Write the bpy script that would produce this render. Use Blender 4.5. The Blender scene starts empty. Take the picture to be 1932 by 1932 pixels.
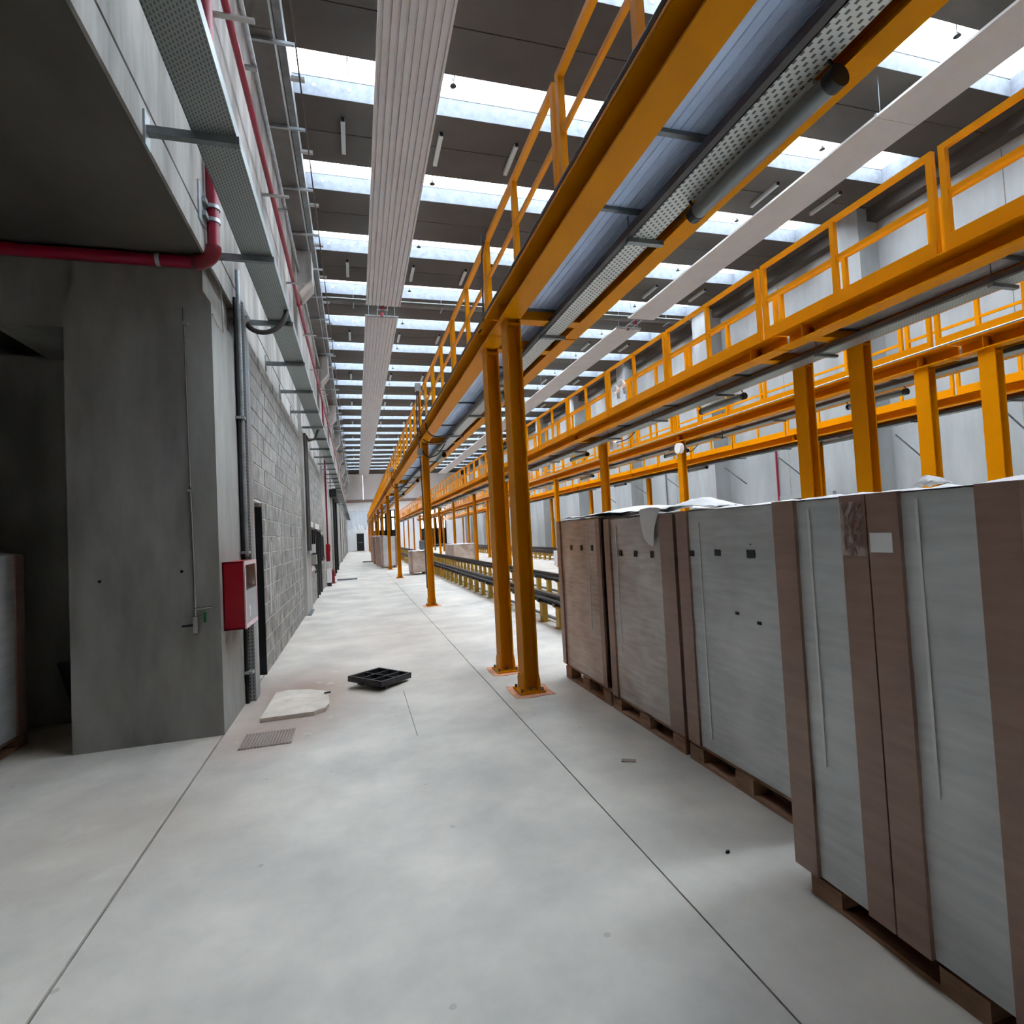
import bpy, math, random
from mathutils import Vector, Matrix
random.seed(7)
scene = bpy.context.scene
COL = scene.collection

# ------------------------------------------------------------------ camera
cam_d = bpy.data.cameras.new('camera')
cam = bpy.data.objects.new('camera', cam_d)
COL.objects.link(cam)
scene.camera = cam
cam_d.sensor_fit = 'HORIZONTAL'
cam_d.sensor_width = 36.0
cam_d.lens = 36.0 * 1045.0 / 1932.0
cam_d.clip_start = 0.05
cam_d.clip_end = 400.0
CAM_Z = 1.5
yaw, pitch, roll = math.radians(15.8046), math.radians(2.05), math.radians(-2.9155)
fw = Vector((math.sin(yaw) * math.cos(pitch), math.cos(yaw) * math.cos(pitch), math.sin(pitch)))
rt = Vector((math.cos(yaw), -math.sin(yaw), 0.0))
up = rt.cross(fw)
r2 = rt * math.cos(roll) + up * math.sin(roll)
u2 = -rt * math.sin(roll) + up * math.cos(roll)
M = Matrix((r2, u2, -fw)).transposed().to_4x4()
M.translation = Vector((0, 0, CAM_Z))
cam.matrix_world = M

# ------------------------------------------------------------------ sky and exposure
world = bpy.data.worlds.new('overcast_sky')
scene.world = world
world.use_nodes = True
wn = world.node_tree
bg = wn.nodes['Background']
bg.inputs['Color'].default_value = (0.93, 0.965, 1.0, 1)
bg.inputs['Strength'].default_value = 4.6
scene.view_settings.view_transform = 'Standard'
scene.view_settings.look = 'None'
scene.view_settings.gamma = 1.0
scene.view_settings.exposure = 2.58
try:
    scene.view_settings.use_curve_mapping = False
except Exception:
    pass
cy = scene.cycles
cy.use_denoising = True
cy.max_bounces = 9
cy.diffuse_bounces = 6
cy.glossy_bounces = 3
cy.transparent_max_bounces = 12
cy.transmission_bounces = 4
cy.caustics_reflective = False
cy.caustics_refractive = False
cy.sample_clamp_indirect = 8.0

# ------------------------------------------------------------------ dimensions
HX0, HX1 = -1.07, 14.7          # hall side walls
HY0, HY1 = -6.0, 76.0           # near and far wall
ZC = 10.17                      # ceiling soffit
WELL = 0.42
PITCH = 3.0
SKY0, SKYW = 9.97, 1.05         # near edge of a skylight, its width
SKX0, SKX1 = -0.85, 13.75
PIL = [4.95 + 7.1 * i for i in range(10)]

# ------------------------------------------------------------------ helpers
def lin(c):
    return tuple(((v / 255.0) / 12.92 if v / 255.0 <= 0.04045 else ((v / 255.0 + 0.055) / 1.055) ** 2.4) for v in c) + (1.0,)

class MB:
    def __init__(self):
        self.v = []; self.f = []
    def box(self, x0, x1, y0, y1, z0, z1):
        n = len(self.v)
        self.v += [(x0, y0, z0), (x1, y0, z0), (x1, y1, z0), (x0, y1, z0), (x0, y0, z1), (x1, y0, z1), (x1, y1, z1), (x0, y1, z1)]
        self.f += [(n, n+3, n+2, n+1), (n+4, n+5, n+6, n+7), (n, n+1, n+5, n+4), (n+1, n+2, n+6, n+5), (n+2, n+3, n+7, n+6), (n+3, n, n+4, n+7)]
        return self
    def obox(self, c, size, rot):
        n = len(self.v)
        self.box(-size[0]/2, size[0]/2, -size[1]/2, size[1]/2, -size[2]/2, size[2]/2)
        for i in range(n, n + 8):
            self.v[i] = tuple(rot @ Vector(self.v[i]) + Vector(c))
        return self
    def cyl(self, p0, p1, r, n=10, r1=None, caps=True):
        p0 = Vector(p0); p1 = Vector(p1); d = (p1 - p0).normalized()
        a = d.orthogonal().normalized(); b = d.cross(a)
        r1 = r if r1 is None else r1
        s = len(self.v)
        for p, rr in ((p0, r), (p1, r1)):
            for i in range(n):
                t = 2 * math.pi * i / n
                self.v.append(tuple(p + a * math.cos(t) * rr + b * math.sin(t) * rr))
        for i in range(n):
            j = (i + 1) % n
            self.f.append((s+i, s+j, s+n+j, s+n+i))
        if caps:
            self.f.append(tuple(s + i for i in reversed(range(n))))
            self.f.append(tuple(s + n + i for i in range(n)))
        return self
    def tube(self, pts, r, n=8):
        pts = [Vector(p) for p in pts]
        s = len(self.v); a = None; m = len(pts)
        for k, p in enumerate(pts):
            d = (pts[min(k+1, m-1)] - pts[max(k-1, 0)]).normalized()
            if a is None: a = d.orthogonal().normalized()
            a = (a - d * a.dot(d)).normalized(); b = d.cross(a)
            for i in range(n):
                t = 2 * math.pi * i / n
                self.v.append(tuple(p + a * math.cos(t) * r + b * math.sin(t) * r))
        for k in range(m - 1):
            for i in range(n):
                j = (i + 1) % n
                self.f.append((s+k*n+i, s+k*n+j, s+(k+1)*n+j, s+(k+1)*n+i))
        self.f.append(tuple(s + i for i in reversed(range(n))))
        self.f.append(tuple(s + (m-1)*n + i for i in range(n)))
        return self
    def prism(self, poly, axis, a0, a1):
        # poly: list of 2D points; axis 'y': (x,z), 'z': (x,y), 'x': (y,z)
        s = len(self.v); n = len(poly)
        for a in (a0, a1):
            for p in poly:
                self.v.append({'y': (p[0], a, p[1]), 'z': (p[0], p[1], a), 'x': (a, p[0], p[1])}[axis])
        for i in range(n):
            j = (i + 1) % n
            self.f.append((s+i, s+j, s+n+j, s+n+i))
        self.f.append(tuple(s + i for i in reversed(range(n))))
        self.f.append(tuple(s + n + i for i in range(n)))
        return self
    def grid(self, fn, nu, nv):
        s = len(self.v)
        for i in range(nu + 1):
            for j in range(nv + 1):
                self.v.append(tuple(fn(i / nu, j / nv)))
        for i in range(nu):
            for j in range(nv):
                a = s + i * (nv + 1) + j
                self.f.append((a, a + nv + 1, a + nv + 2, a + 1))
        return self
    def mesh(self, name, mat, smooth=False, origin=(0, 0, 0)):
        me = bpy.data.meshes.new(name)
        o = origin
        me.from_pydata([(v[0]-o[0], v[1]-o[1], v[2]-o[2]) for v in self.v], [], self.f)
        import bmesh
        bm = bmesh.new(); bm.from_mesh(me)
        bmesh.ops.recalc_face_normals(bm, faces=bm.faces)
        bm.to_mesh(me); bm.free()
        if mat: me.materials.append(MAT[mat])
        if smooth:
            me.polygons.foreach_set('use_smooth', [True] * len(me.polygons))
            if hasattr(me, 'set_sharp_from_angle'):
                me.set_sharp_from_angle(angle=math.radians(40))
        me.update()
        return me
    def build(self, name, mat, parent=None, smooth=False, loc=None):
        """one mesh object; vertices are given in world space"""
        po = Vector((0, 0, 0))
        q = parent
        while q is not None:
            po += q.location; q = q.parent
        org = Vector(loc) if loc is not None else po
        ob = bpy.data.objects.new(name, self.mesh(name, mat, smooth, org))
        COL.objects.link(ob)
        ob.parent = parent
        ob.location = org - po
        return ob

def link(name, me, parent=None, loc=(0, 0, 0), rot=None):
    ob = bpy.data.objects.new(name, me); COL.objects.link(ob)
    ob.parent = parent; ob.location = loc
    if rot: ob.rotation_euler = rot
    return ob

def tag(o, label=None, cat=None, group=None, kind=None):
    if label: o['label'] = label
    if cat: o['category'] = cat
    if group: o['group'] = group
    if kind: o['kind'] = kind
    return o

def thing(name, label, cat, loc=(0, 0, 0), group=None):
    o = bpy.data.objects.new(name, None); COL.objects.link(o)
    o.empty_display_size = 0.1
    o.location = loc
    return tag(o, label, cat, group)

def struct(name, loc=(0, 0, 0)):
    o = bpy.data.objects.new(name, None); COL.objects.link(o)
    o.empty_display_size = 0.1
    o.location = loc
    o['kind'] = 'structure'
    return o

def copy_tree(o, parent=None, loc=None):
    c = o.copy(); COL.objects.link(c); c.parent = parent
    if loc is not None: c.location = loc
    for ch in list(o.children):
        copy_tree(ch, c)
    return c

ORD = ['first', 'second', 'third', 'fourth', 'fifth', 'sixth', 'seventh', 'eighth', 'ninth', 'tenth', 'eleventh', 'twelfth', 'thirteenth', 'fourteenth', 'fifteenth', 'sixteenth', 'seventeenth', 'eighteenth', 'nineteenth', 'twentieth']

# ------------------------------------------------------------------ materials
MAT = {}
def mat(name, col, rough=0.7, metal=0.0, var=0.0, scale=3.0, bump=0.0, bscale=40.0, col2=None, spec=0.4, stretch=(1, 1, 1), rnd=0.0, detail=5.0):
    m = bpy.data.materials.new(name); m.use_nodes = True
    MAT[name] = m
    nt = m.node_tree; b = nt.nodes['Principled BSDF']
    b.inputs['Base Color'].default_value = lin(col)
    b.inputs['Roughness'].default_value = rough
    b.inputs['Metallic'].default_value = metal
    b.inputs['Specular IOR Level'].default_value = spec
    geo = nt.nodes.new('ShaderNodeNewGeometry')
    vec = geo.outputs['Position']
    if stretch != (1, 1, 1):
        mp = nt.nodes.new('ShaderNodeMapping'); mp.inputs['Scale'].default_value = stretch
        nt.links.new(vec, mp.inputs['Vector']); vec = mp.outputs['Vector']
    out = None
    if var > 0 or col2:
        n = nt.nodes.new('ShaderNodeTexNoise'); n.inputs['Scale'].default_value = scale; n.inputs['Detail'].default_value = detail
        n.inputs['Roughness'].default_value = 0.6
        nt.links.new(vec, n.inputs['Vector'])
        r = nt.nodes.new('ShaderNodeValToRGB')
        r.color_ramp.elements[0].position = 0.32; r.color_ramp.elements[1].position = 0.68
        c2 = col2 if col2 else col
        r.color_ramp.elements[0].color = lin([max(0, v * (1 - var)) for v in c2])
        r.color_ramp.elements[1].color = lin([min(255, v * (1 + var)) for v in col])
        nt.links.new(n.outputs['Fac'], r.inputs['Fac'])
        out = r.outputs['Color']
    if rnd > 0:
        oi = nt.nodes.new('ShaderNodeObjectInfo')
        mr = nt.nodes.new('ShaderNodeMapRange')
        mr.inputs['To Min'].default_value = 1 - rnd; mr.inputs['To Max'].default_value = 1 + rnd
        nt.links.new(oi.outputs['Random'], mr.inputs['Value'])
        mx = nt.nodes.new('ShaderNodeVectorMath'); mx.operation = 'SCALE'
        if out: nt.links.new(out, mx.inputs[0])
        else: mx.inputs[0].default_value = lin(col)[:3]
        nt.links.new(mr.outputs['Result'], mx.inputs['Scale'])
        out = mx.outputs['Vector']
    if out: nt.links.new(out, b.inputs['Base Color'])
    if bump > 0:
        n2 = nt.nodes.new('ShaderNodeTexNoise'); n2.inputs['Scale'].default_value = bscale; n2.inputs['Detail'].default_value = 4
        nt.links.new(vec, n2.inputs['Vector'])
        bp = nt.nodes.new('ShaderNodeBump'); bp.inputs['Strength'].default_value = bump; bp.inputs['Distance'].default_value = 0.01
        nt.links.new(n2.outputs['Fac'], bp.inputs['Height'])
        nt.links.new(bp.outputs['Normal'], b.inputs['Normal'])
    return m

mat('concrete_floor', (204, 197, 185), 0.52, var=0.06, scale=1.1, bump=0.04, bscale=25, col2=(184, 179, 170), spec=0.45)
mat('joint_dark', (118, 113, 105), 0.9, var=0.15, scale=6)
mat('concrete_wall', (158, 155, 150), 0.85, var=0.14, scale=2.2, bump=0.12, bscale=14, col2=(126, 123, 118), stretch=(1, 1, 0.18))
mat('concrete_end', (246, 247, 247), 0.8, var=0.04, scale=0.6, stretch=(1, 1, 0.4))
mat('well_lit_concrete', (84, 88, 95), 0.9, var=0.10, scale=6, bump=0.2, bscale=20)  # paler and bluer than the ceiling slabs: daylight put into the colour
mat('concrete_right', (148, 149, 148), 0.85, var=0.10, scale=0.8, bump=0.05, bscale=10, stretch=(1, 1, 0.25))
mat('concrete_pillar', (146, 145, 140), 0.8, var=0.10, scale=1.6, bump=0.06, bscale=18, col2=(124, 123, 118), stretch=(1, 1, 0.3))
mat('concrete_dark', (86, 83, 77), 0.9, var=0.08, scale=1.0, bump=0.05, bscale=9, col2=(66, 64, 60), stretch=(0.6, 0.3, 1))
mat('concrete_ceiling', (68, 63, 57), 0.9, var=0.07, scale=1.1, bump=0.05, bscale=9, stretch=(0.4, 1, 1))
mat('concrete_block', (140, 137, 132), 0.95, var=0.12, scale=5, bump=0.35, bscale=45, rnd=0.10, col2=(118, 115, 111))
mat('mortar', (196, 194, 190), 0.95, var=0.10, scale=7, bump=0.2, bscale=30)
mat('yellow_paint', (203, 128, 0), 0.45, var=0.03, scale=1.5, spec=0.05)
mat('rail_post_yellow', (172, 132, 30), 0.5, var=0.08, scale=4)
mat('galvanised', (158, 164, 166), 0.42, 0.75, var=0.10, scale=9)
mat('galvanised_dull', (122, 128, 130), 0.5, 0.6, var=0.10, scale=8)
mat('duct_grey', (98, 98, 94), 0.6, 0.2, var=0.06, scale=4)
mat('red_paint', (150, 0, 26), 0.32, var=0.05, scale=5, spec=0.5)
mat('red_pipe', (132, 0, 40), 0.35, var=0.05, scale=5, spec=0.5)
mat('black_steel', (22, 22, 24), 0.5)
mat('opening_shade', (12, 12, 12), 1.0)  # near-black colour standing in for the shade inside openings and holes
mat('rubber_hose', (70, 66, 64), 0.55)
mat('panel_white', (172, 168, 164), 0.5, var=0.02, scale=2)
mat('panel_groove', (150, 147, 141), 0.6)
mat('tube_grey', (112, 118, 118), 0.35, 0.2)
mat('lamp_white', (160, 160, 155), 0.5)
mat('plastic_white', (222, 222, 220), 0.45)
mat('steel_rail', (62, 54, 50), 0.42, 0.6, var=0.2, scale=10)
mat('wood_pallet', (150, 116, 92), 0.85, var=0.14, scale=6, stretch=(1, 1, 4), bump=0.1)
mat('cardboard', (150, 116, 98), 0.75, var=0.05, scale=3)
mat('board_beige', (192, 181, 168), 0.85, var=0.06, scale=6, bump=0.08)
mat('cast_iron', (44, 42, 42), 0.6, var=0.15, scale=20, bump=0.2)
mat('orange_grout', (214, 156, 122), 0.9, var=0.10, scale=8)
mat('paper_label', (226, 226, 224), 0.6)
mat('print_dark', (52, 46, 46), 0.7)
mat('door_dark', (26, 30, 32), 0.45)
mat('beam_brown', (150, 132, 124), 0.9, var=0.05)
mat('hydrant_red', (110, 12, 26), 0.45)
mat('green_paint', (20, 90, 50), 0.5)
mat('chrome', (200, 200, 198), 0.2, 0.9)
mat('frame_pale', (214, 190, 192), 0.45)
mat('cabinet_grey', (150, 150, 152), 0.35)
mat('block_stain', (216, 214, 210), 0.95)

def film_mat(name, base, tint, amount, gloss=0.28):
    """white or brown carton under stretch film: fine horizontal film ripples, soft gloss"""
    m = bpy.data.materials.new(name); m.use_nodes = True; MAT[name] = m
    nt = m.node_tree; b = nt.nodes['Principled BSDF']
    geo = nt.nodes.new('ShaderNodeNewGeometry')
    mp = nt.nodes.new('ShaderNodeMapping'); mp.inputs['Scale'].default_value = (2.0, 2.0, 16)
    mp.inputs['Rotation'].default_value = (0.06, 0, 0)
    nt.links.new(geo.outputs['Position'], mp.inputs['Vector'])
    n = nt.nodes.new('ShaderNodeTexNoise'); n.inputs['Scale'].default_value = 2.0; n.inputs['Detail'].default_value = 6
    nt.links.new(mp.outputs['Vector'], n.inputs['Vector'])
    n3 = nt.nodes.new('ShaderNodeTexNoise'); n3.inputs['Scale'].default_value = 2.2; n3.inputs['Detail'].default_value = 3
    nt.links.new(geo.outputs['Position'], n3.inputs['Vector'])
    r = nt.nodes.new('ShaderNodeValToRGB')
    r.color_ramp.elements[0].position = 0.38; r.color_ramp.elements[1].position = 0.66
    r.color_ramp.elements[0].color = lin(base); r.color_ramp.elements[1].color = lin(tint)
    mix = nt.nodes.new('ShaderNodeMath'); mix.operation = 'MULTIPLY_ADD'
    mix.inputs[1].default_value = amount; 
    nt.links.new(n.outputs['Fac'], mix.inputs[0])
    sub = nt.nodes.new('ShaderNodeMath'); sub.operation = 'MULTIPLY'; sub.inputs[1].default_value = 1 - amount
    nt.links.new(n3.outputs['Fac'], sub.inputs[0]); nt.links.new(sub.outputs[0], mix.inputs[2])
    nt.links.new(mix.outputs[0], r.inputs['Fac'])
    nt.links.new(r.outputs['Color'], b.inputs['Base Color'])
    b.inputs['Roughness'].default_value = gloss
    b.inputs['Specular IOR Level'].default_value = 0.45
    bp = nt.nodes.new('ShaderNodeBump'); bp.inputs['Strength'].default_value = 0.10; bp.inputs['Distance'].default_value = 0.01
    nt.links.new(n.outputs['Fac'], bp.inputs['Height']); nt.links.new(bp.outputs['Normal'], b.inputs['Normal'])
film_mat('film_white', (182, 185, 185), (216, 217, 216), 0.35)
film_mat('film_beige', (166, 152, 142), (216, 211, 206), 0.35)
film_mat('film_brown', (156, 130, 112), (206, 194, 184), 0.4)
mat('film_tape', (216, 215, 213), 0.35)
film_mat('film_cardboard', (142, 112, 100), (160, 130, 116), 0.5, 0.32)

def perf_mat(name, base, hole, uaxis, vaxis, pu, pv, hu, hv, metal=0.6, rough=0.45, stagger=True):
    """sheet metal with punched slots"""
    m = bpy.data.materials.new(name); m.use_nodes = True; MAT[name] = m
    nt = m.node_tree; b = nt.nodes['Principled BSDF']
    geo = nt.nodes.new('ShaderNodeNewGeometry'); sp = nt.nodes.new('ShaderNodeSeparateXYZ')
    nt.links.new(geo.outputs['Position'], sp.inputs[0])
    def math_(op, a, bb):
        n = nt.nodes.new('ShaderNodeMath'); n.operation = op
        for i, x in enumerate((a, bb)):
            if isinstance(x, (int, float)): n.inputs[i].default_value = x
            elif x is not None: nt.links.new(x, n.inputs[i])
        return n.outputs[0]
    usrc = math_('ADD', sp.outputs['X'], sp.outputs['Y']) if uaxis == 'XY' else sp.outputs[uaxis]
    u = math_('ADD', math_('DIVIDE', usrc, pu), 100.0)
    v = math_('ADD', math_('DIVIDE', sp.outputs[vaxis], pv), 100.0)
    if stagger:
        row = math_('MODULO', math_('FLOOR', u, None), 2.0)
        v = math_('ADD', v, math_('MULTIPLY', row, 0.5))
    fu = math_('ABSOLUTE', math_('SUBTRACT', math_('FRACT', u, None), 0.5), None)
    fv = math_('ABSOLUTE', math_('SUBTRACT', math_('FRACT', v, None), 0.5), None)
    hole_f = math_('MULTIPLY', math_('LESS_THAN', fu, hu / 2), math_('LESS_THAN', fv, hv / 2))
    mx = nt.nodes.new('ShaderNodeMix'); mx.data_type = 'RGBA'
    nt.links.new(hole_f, mx.inputs['Factor'])
    mx.inputs['A'].default_value = lin(base); mx.inputs['B'].default_value = lin(hole)
    nt.links.new(mx.outputs['Result'], b.inputs['Base Color'])
    b.inputs['Roughness'].default_value = rough
    me = math_('MULTIPLY', math_('SUBTRACT', 1.0, hole_f), metal)
    nt.links.new(me, b.inputs['Metallic'])
perf_mat('tray_perforated', (150, 158, 156), (84, 88, 87), 'X', 'Y', 0.0185, 0.030, 0.42, 0.60)
perf_mat('tray_light', (186, 188, 184), (70, 68, 64), 'X', 'Y', 0.030, 0.045, 0.45, 0.5, metal=0.3)
perf_mat('strut_perforated', (150, 154, 154), (36, 36, 36), 'XY', 'Z', 0.030, 0.034, 0.30, 0.55, stagger=False)

# corrugated deck: fine ribs along Y as relief, galvanised blue-grey
mat('deck_galvanised', (186, 206, 240), 0.55, 0.0, var=0.08, scale=3, stretch=(1, 0.4, 1))

mat('deck_grey', (218, 221, 226), 0.45, 0.1, var=0.10, scale=3, stretch=(1, 0.4, 1))

def clear_mat(name, col, trans, rough=0.1, translucent=0.0):
    m = bpy.data.materials.new(name); m.use_nodes = True; MAT[name] = m
    nt = m.node_tree
    for n in list(nt.nodes): nt.nodes.remove(n)
    out = nt.nodes.new('ShaderNodeOutputMaterial')
    t = nt.nodes.new('ShaderNodeBsdfTransparent'); t.inputs['Color'].default_value = lin(col)
    if translucent:
        g = nt.nodes.new('ShaderNodeBsdfTranslucent'); g.inputs['Color'].default_value = lin(col)
    else:
        g = nt.nodes.new('ShaderNodeBsdfGlossy'); g.inputs['Color'].default_value = (1, 1, 1, 1); g.inputs['Roughness'].default_value = rough
    mx = nt.nodes.new('ShaderNodeMixShader'); mx.inputs['Fac'].default_value = 1 - trans
    nt.links.new(t.outputs[0], mx.inputs[1]); nt.links.new(g.outputs[0], mx.inputs[2])
    nt.links.new(mx.outputs[0], out.inputs['Surface'])
clear_mat('skylight_pane', (242, 247, 252), 0.9, translucent=1)
clear_mat('loose_film', (250, 248, 248), 0.80, 0.12)
clear_mat('clear_glass', (235, 240, 240), 0.9, 0.05)
clear_mat('plastic_sheet', (236, 243, 250), 0.75, translucent=1)

def sheet_mat():
    m = mat('foam_sheet', (226, 224, 222), 0.6, var=0.03, scale=6, bump=0.15, bscale=20)
sheet_mat()

def floor_material():
    m = MAT['concrete_floor']; nt = m.node_tree; b = nt.nodes['Principled BSDF']
    src = b.inputs['Base Color'].links[0].from_socket
    geo = nt.nodes.new('ShaderNodeNewGeometry')
    def N(t): return nt.nodes.new(t)
    def blend(src, col, fac):
        mx = N('ShaderNodeMix'); mx.data_type = 'RGBA'
        nt.links.new(fac, mx.inputs['Factor']); nt.links.new(src, mx.inputs['A']); mx.inputs['B'].default_value = lin(col)
        return mx.outputs['Result']
    def M2(op, a, c):
        n = N('ShaderNodeMath'); n.operation = op; n.use_clamp = True
        for i, x in enumerate((a, c)):
            if isinstance(x, (int, float)): n.inputs[i].default_value = x
            else: nt.links.new(x, n.inputs[i])
        return n.outputs[0]
    def dust(center, radius, col, strength, nscale, src):
        mp = N('ShaderNodeMapping'); mp.vector_type = 'TEXTURE'
        mp.inputs['Location'].default_value = center; mp.inputs['Scale'].default_value = radius
        nt.links.new(geo.outputs['Position'], mp.inputs['Vector'])
        g = N('ShaderNodeTexGradient'); g.gradient_type = 'SPHERICAL'
        nt.links.new(mp.outputs['Vector'], g.inputs['Vector'])
        n = N('ShaderNodeTexNoise'); n.inputs['Scale'].default_value = nscale; n.inputs['Detail'].default_value = 6
        nt.links.new(geo.outputs['Position'], n.inputs['Vector'])
        f = M2('MULTIPLY', M2('MULTIPLY', g.outputs['Fac'], M2('SUBTRACT', M2('MULTIPLY', n.outputs['Fac'], 2.6), 0.6)), strength)
        return blend(src, col, f)
    src = dust((-0.55, 5.9, 0), (0.85, 1.5, 0.5), (132, 102, 84), 2.6, 5.0, src)
    src = dust((-0.75, 4.75, 0), (0.6, 0.7, 0.5), (140, 112, 98), 2.0, 6.0, src)
    src = dust((0.4, 8.5, 0), (2.2, 4.0, 0.5), (188, 164, 148), 0.9, 2.0, src)
    src = dust((-1.3, 3.6, 0), (1.2, 0.9, 0.5), (150, 128, 112), 1.0, 3.0, src)
    # scattered small scuffs
    v = N('ShaderNodeTexVoronoi'); v.inputs['Scale'].default_value = 3.2
    nt.links.new(geo.outputs['Position'], v.inputs['Vector'])
    n = N('ShaderNodeTexNoise'); n.inputs['Scale'].default_value = 30
    nt.links.new(geo.outputs['Position'], n.inputs['Vector'])
    d = M2('ADD', v.outputs['Distance'], M2('MULTIPLY', n.outputs['Fac'], 0.06))
    f = M2('MULTIPLY', M2('LESS_THAN', d, 0.075), 0.35)
    src = blend(src, (120, 112, 104), f)
    nt.links.new(src, b.inputs['Base Color'])
floor_material()

# ================================================================== SETTING
# ---- floor: a dark bed with separate cast slabs, open joints between
fl = struct('floor')
MB().box(-8.2, HX1 + 0.3, HY0 - 0.3, HY1 + 0.3, -0.30, -0.012).build('joint_bed', 'joint_dark', fl)
xs = [(-8.2, -1.086), (-1.072, 1.207), (1.215, 6.80), (6.81, HX1 + 0.2)]
ys = [(HY0, 9.0), (9.008, 21.0), (21.008, 33.0), (33.008, 45.0), (45.008, 57.0), (57.008, HY1)]
for (a, b_) in xs:
    for (c, d) in ys:
        MB().box(a, b_, c, d, -0.011, 0.0).build('slab', 'concrete_floor', fl)
# saw cut in the aisle
MB().box(0.383, 0.389, 4.3, 5.6, -0.001, 0.0006).build('saw_cut', 'joint_dark', fl)

# ---- ceiling: precast slabs between skylight wells
cl = struct('ceiling')
n0, n1 = -3, 20
for n in range(n0, n1 + 1):
    y = SKY0 + PITCH * n
    a, mid, b_ = y + SKYW, y + 2.0, y + PITCH
    if n == n1: b_ = HY1
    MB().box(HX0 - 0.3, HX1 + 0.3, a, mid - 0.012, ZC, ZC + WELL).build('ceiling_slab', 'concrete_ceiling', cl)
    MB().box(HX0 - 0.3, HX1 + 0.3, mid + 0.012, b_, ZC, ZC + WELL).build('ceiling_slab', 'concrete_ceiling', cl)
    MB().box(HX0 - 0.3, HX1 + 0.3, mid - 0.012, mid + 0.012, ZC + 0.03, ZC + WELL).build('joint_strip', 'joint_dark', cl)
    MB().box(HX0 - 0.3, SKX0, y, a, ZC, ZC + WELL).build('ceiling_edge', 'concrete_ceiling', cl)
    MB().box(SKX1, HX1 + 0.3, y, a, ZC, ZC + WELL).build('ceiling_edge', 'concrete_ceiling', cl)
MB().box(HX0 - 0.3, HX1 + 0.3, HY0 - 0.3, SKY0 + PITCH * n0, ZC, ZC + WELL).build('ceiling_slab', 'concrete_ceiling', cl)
# ---- skylights
wi = 0
for n in range(n0, n1 + 1):
    wi += 1
    y = SKY0 + PITCH * n
    w = struct('window_%d' % wi)
    MB().box(SKX0 - 0.05, SKX1 + 0.05, y - 0.05, y + SKYW + 0.05, ZC + WELL + 0.16, ZC + WELL + 0.175).build('pane', 'skylight_pane', w)
    fr = MB()
    fr.box(SKX0 - 0.06, SKX1 + 0.06, y - 0.06, y, ZC + WELL, ZC + WELL + 0.16)
    fr.box(SKX0 - 0.06, SKX1 + 0.06, y + SKYW, y + SKYW + 0.06, ZC + WELL, ZC + WELL + 0.16)
    fr.box(SKX0 - 0.06, SKX0, y, y + SKYW, ZC + WELL, ZC + WELL + 0.16)
    fr.box(SKX1, SKX1 + 0.06, y, y + SKYW, ZC + WELL, ZC + WELL + 0.16)
    fr.build('curb', 'plastic_white', w)
    MB().box(SKX0, SKX1, y + SKYW - 0.006, y + SKYW - 0.0005, ZC + 0.004, ZC + WELL - 0.035).build('well_lit_skin', 'well_lit_concrete', w)  # added thin skins; their paler colour paints daylight on the well sides
    MB().box(SKX0, SKX1, y + 0.0005, y + 0.006, ZC + 0.004, ZC + WELL - 0.005).build('well_lit_skin', 'well_lit_concrete', w)
    MB().box(SKX0 + 0.0005, SKX0 + 0.006, y + 0.007, y + SKYW - 0.007, ZC + 0.004, ZC + WELL - 0.005).build('well_lit_skin', 'well_lit_concrete', w)
    MB().box(SKX1 - 0.006, SKX1 - 0.0005, y + 0.007, y + SKYW - 0.007, ZC + 0.004, ZC + WELL - 0.005).build('well_lit_skin', 'well_lit_concrete', w)
    if n < 6:
        for i in range(7):
            x = SKX0 + 1.04 + i * 2.08
            MB().box(x - 0.012, x + 0.012, y, y + SKYW, ZC + WELL + 0.12, ZC + WELL + 0.158).build('glazing_bar', 'galvanised_dull', w)
        for x in (-0.45, 0.22, 5.2, 5.9, 11.4, 12.1):
            MB().cyl((x, y + SKYW - 0.012, ZC + 0.22), (x, y + SKYW, ZC + 0.22), 0.032, 10).build('lifting_socket', 'galvanised', w)
        MB().box(SKX0, SKX1, y + SKYW - 0.015, y + SKYW, ZC + WELL - 0.03, ZC + WELL + 0.01).build('edge_strip', 'galvanised_dull', w)

# ---- left wall
wl = struct('wall_left')
MB().box(HX0 - 0.30, HX0, HY0 - 0.3, HY1 + 0.3, 4.08, ZC + 0.05).build('upper_wall', 'concrete_wall', wl)
MB().box(HX0 - 0.02, HX0, HY0 - 0.3, 5.87, 3.832, 4.055).build('edge_beam', 'concrete_wall', wl)
MB().box(HX0 - 0.35, HX0 - 0.02, HY0 - 0.3, HY1 + 0.3, 4.055, 4.08).build('beam_joint', 'mortar', wl)
MB().box(HX0 - 0.35, HX0, 5.87, HY1 + 0.3, 3.74, 4.055).build('ring_beam', 'concrete_wall', wl)
for i, y in enumerate(PIL):
    if i == 0: continue
    MB().box(HX0 - 0.30, HX0 + 0.07, y + 0.05, y + 1.35, 0, ZC).build('pilaster', 'concrete_wall', wl)
# corbels under the high service duct
for i, y in enumerate(PIL):
    if i == 0: continue
    MB().prism([(HX0, 6.85), (HX0 + 0.12, 6.85), (-0.70, 7.15), (-0.70, 7.74), (HX0, 7.74)], 'y', y + 0.30, y + 1.05).build('corbel', 'concrete_wall', wl)

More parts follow.
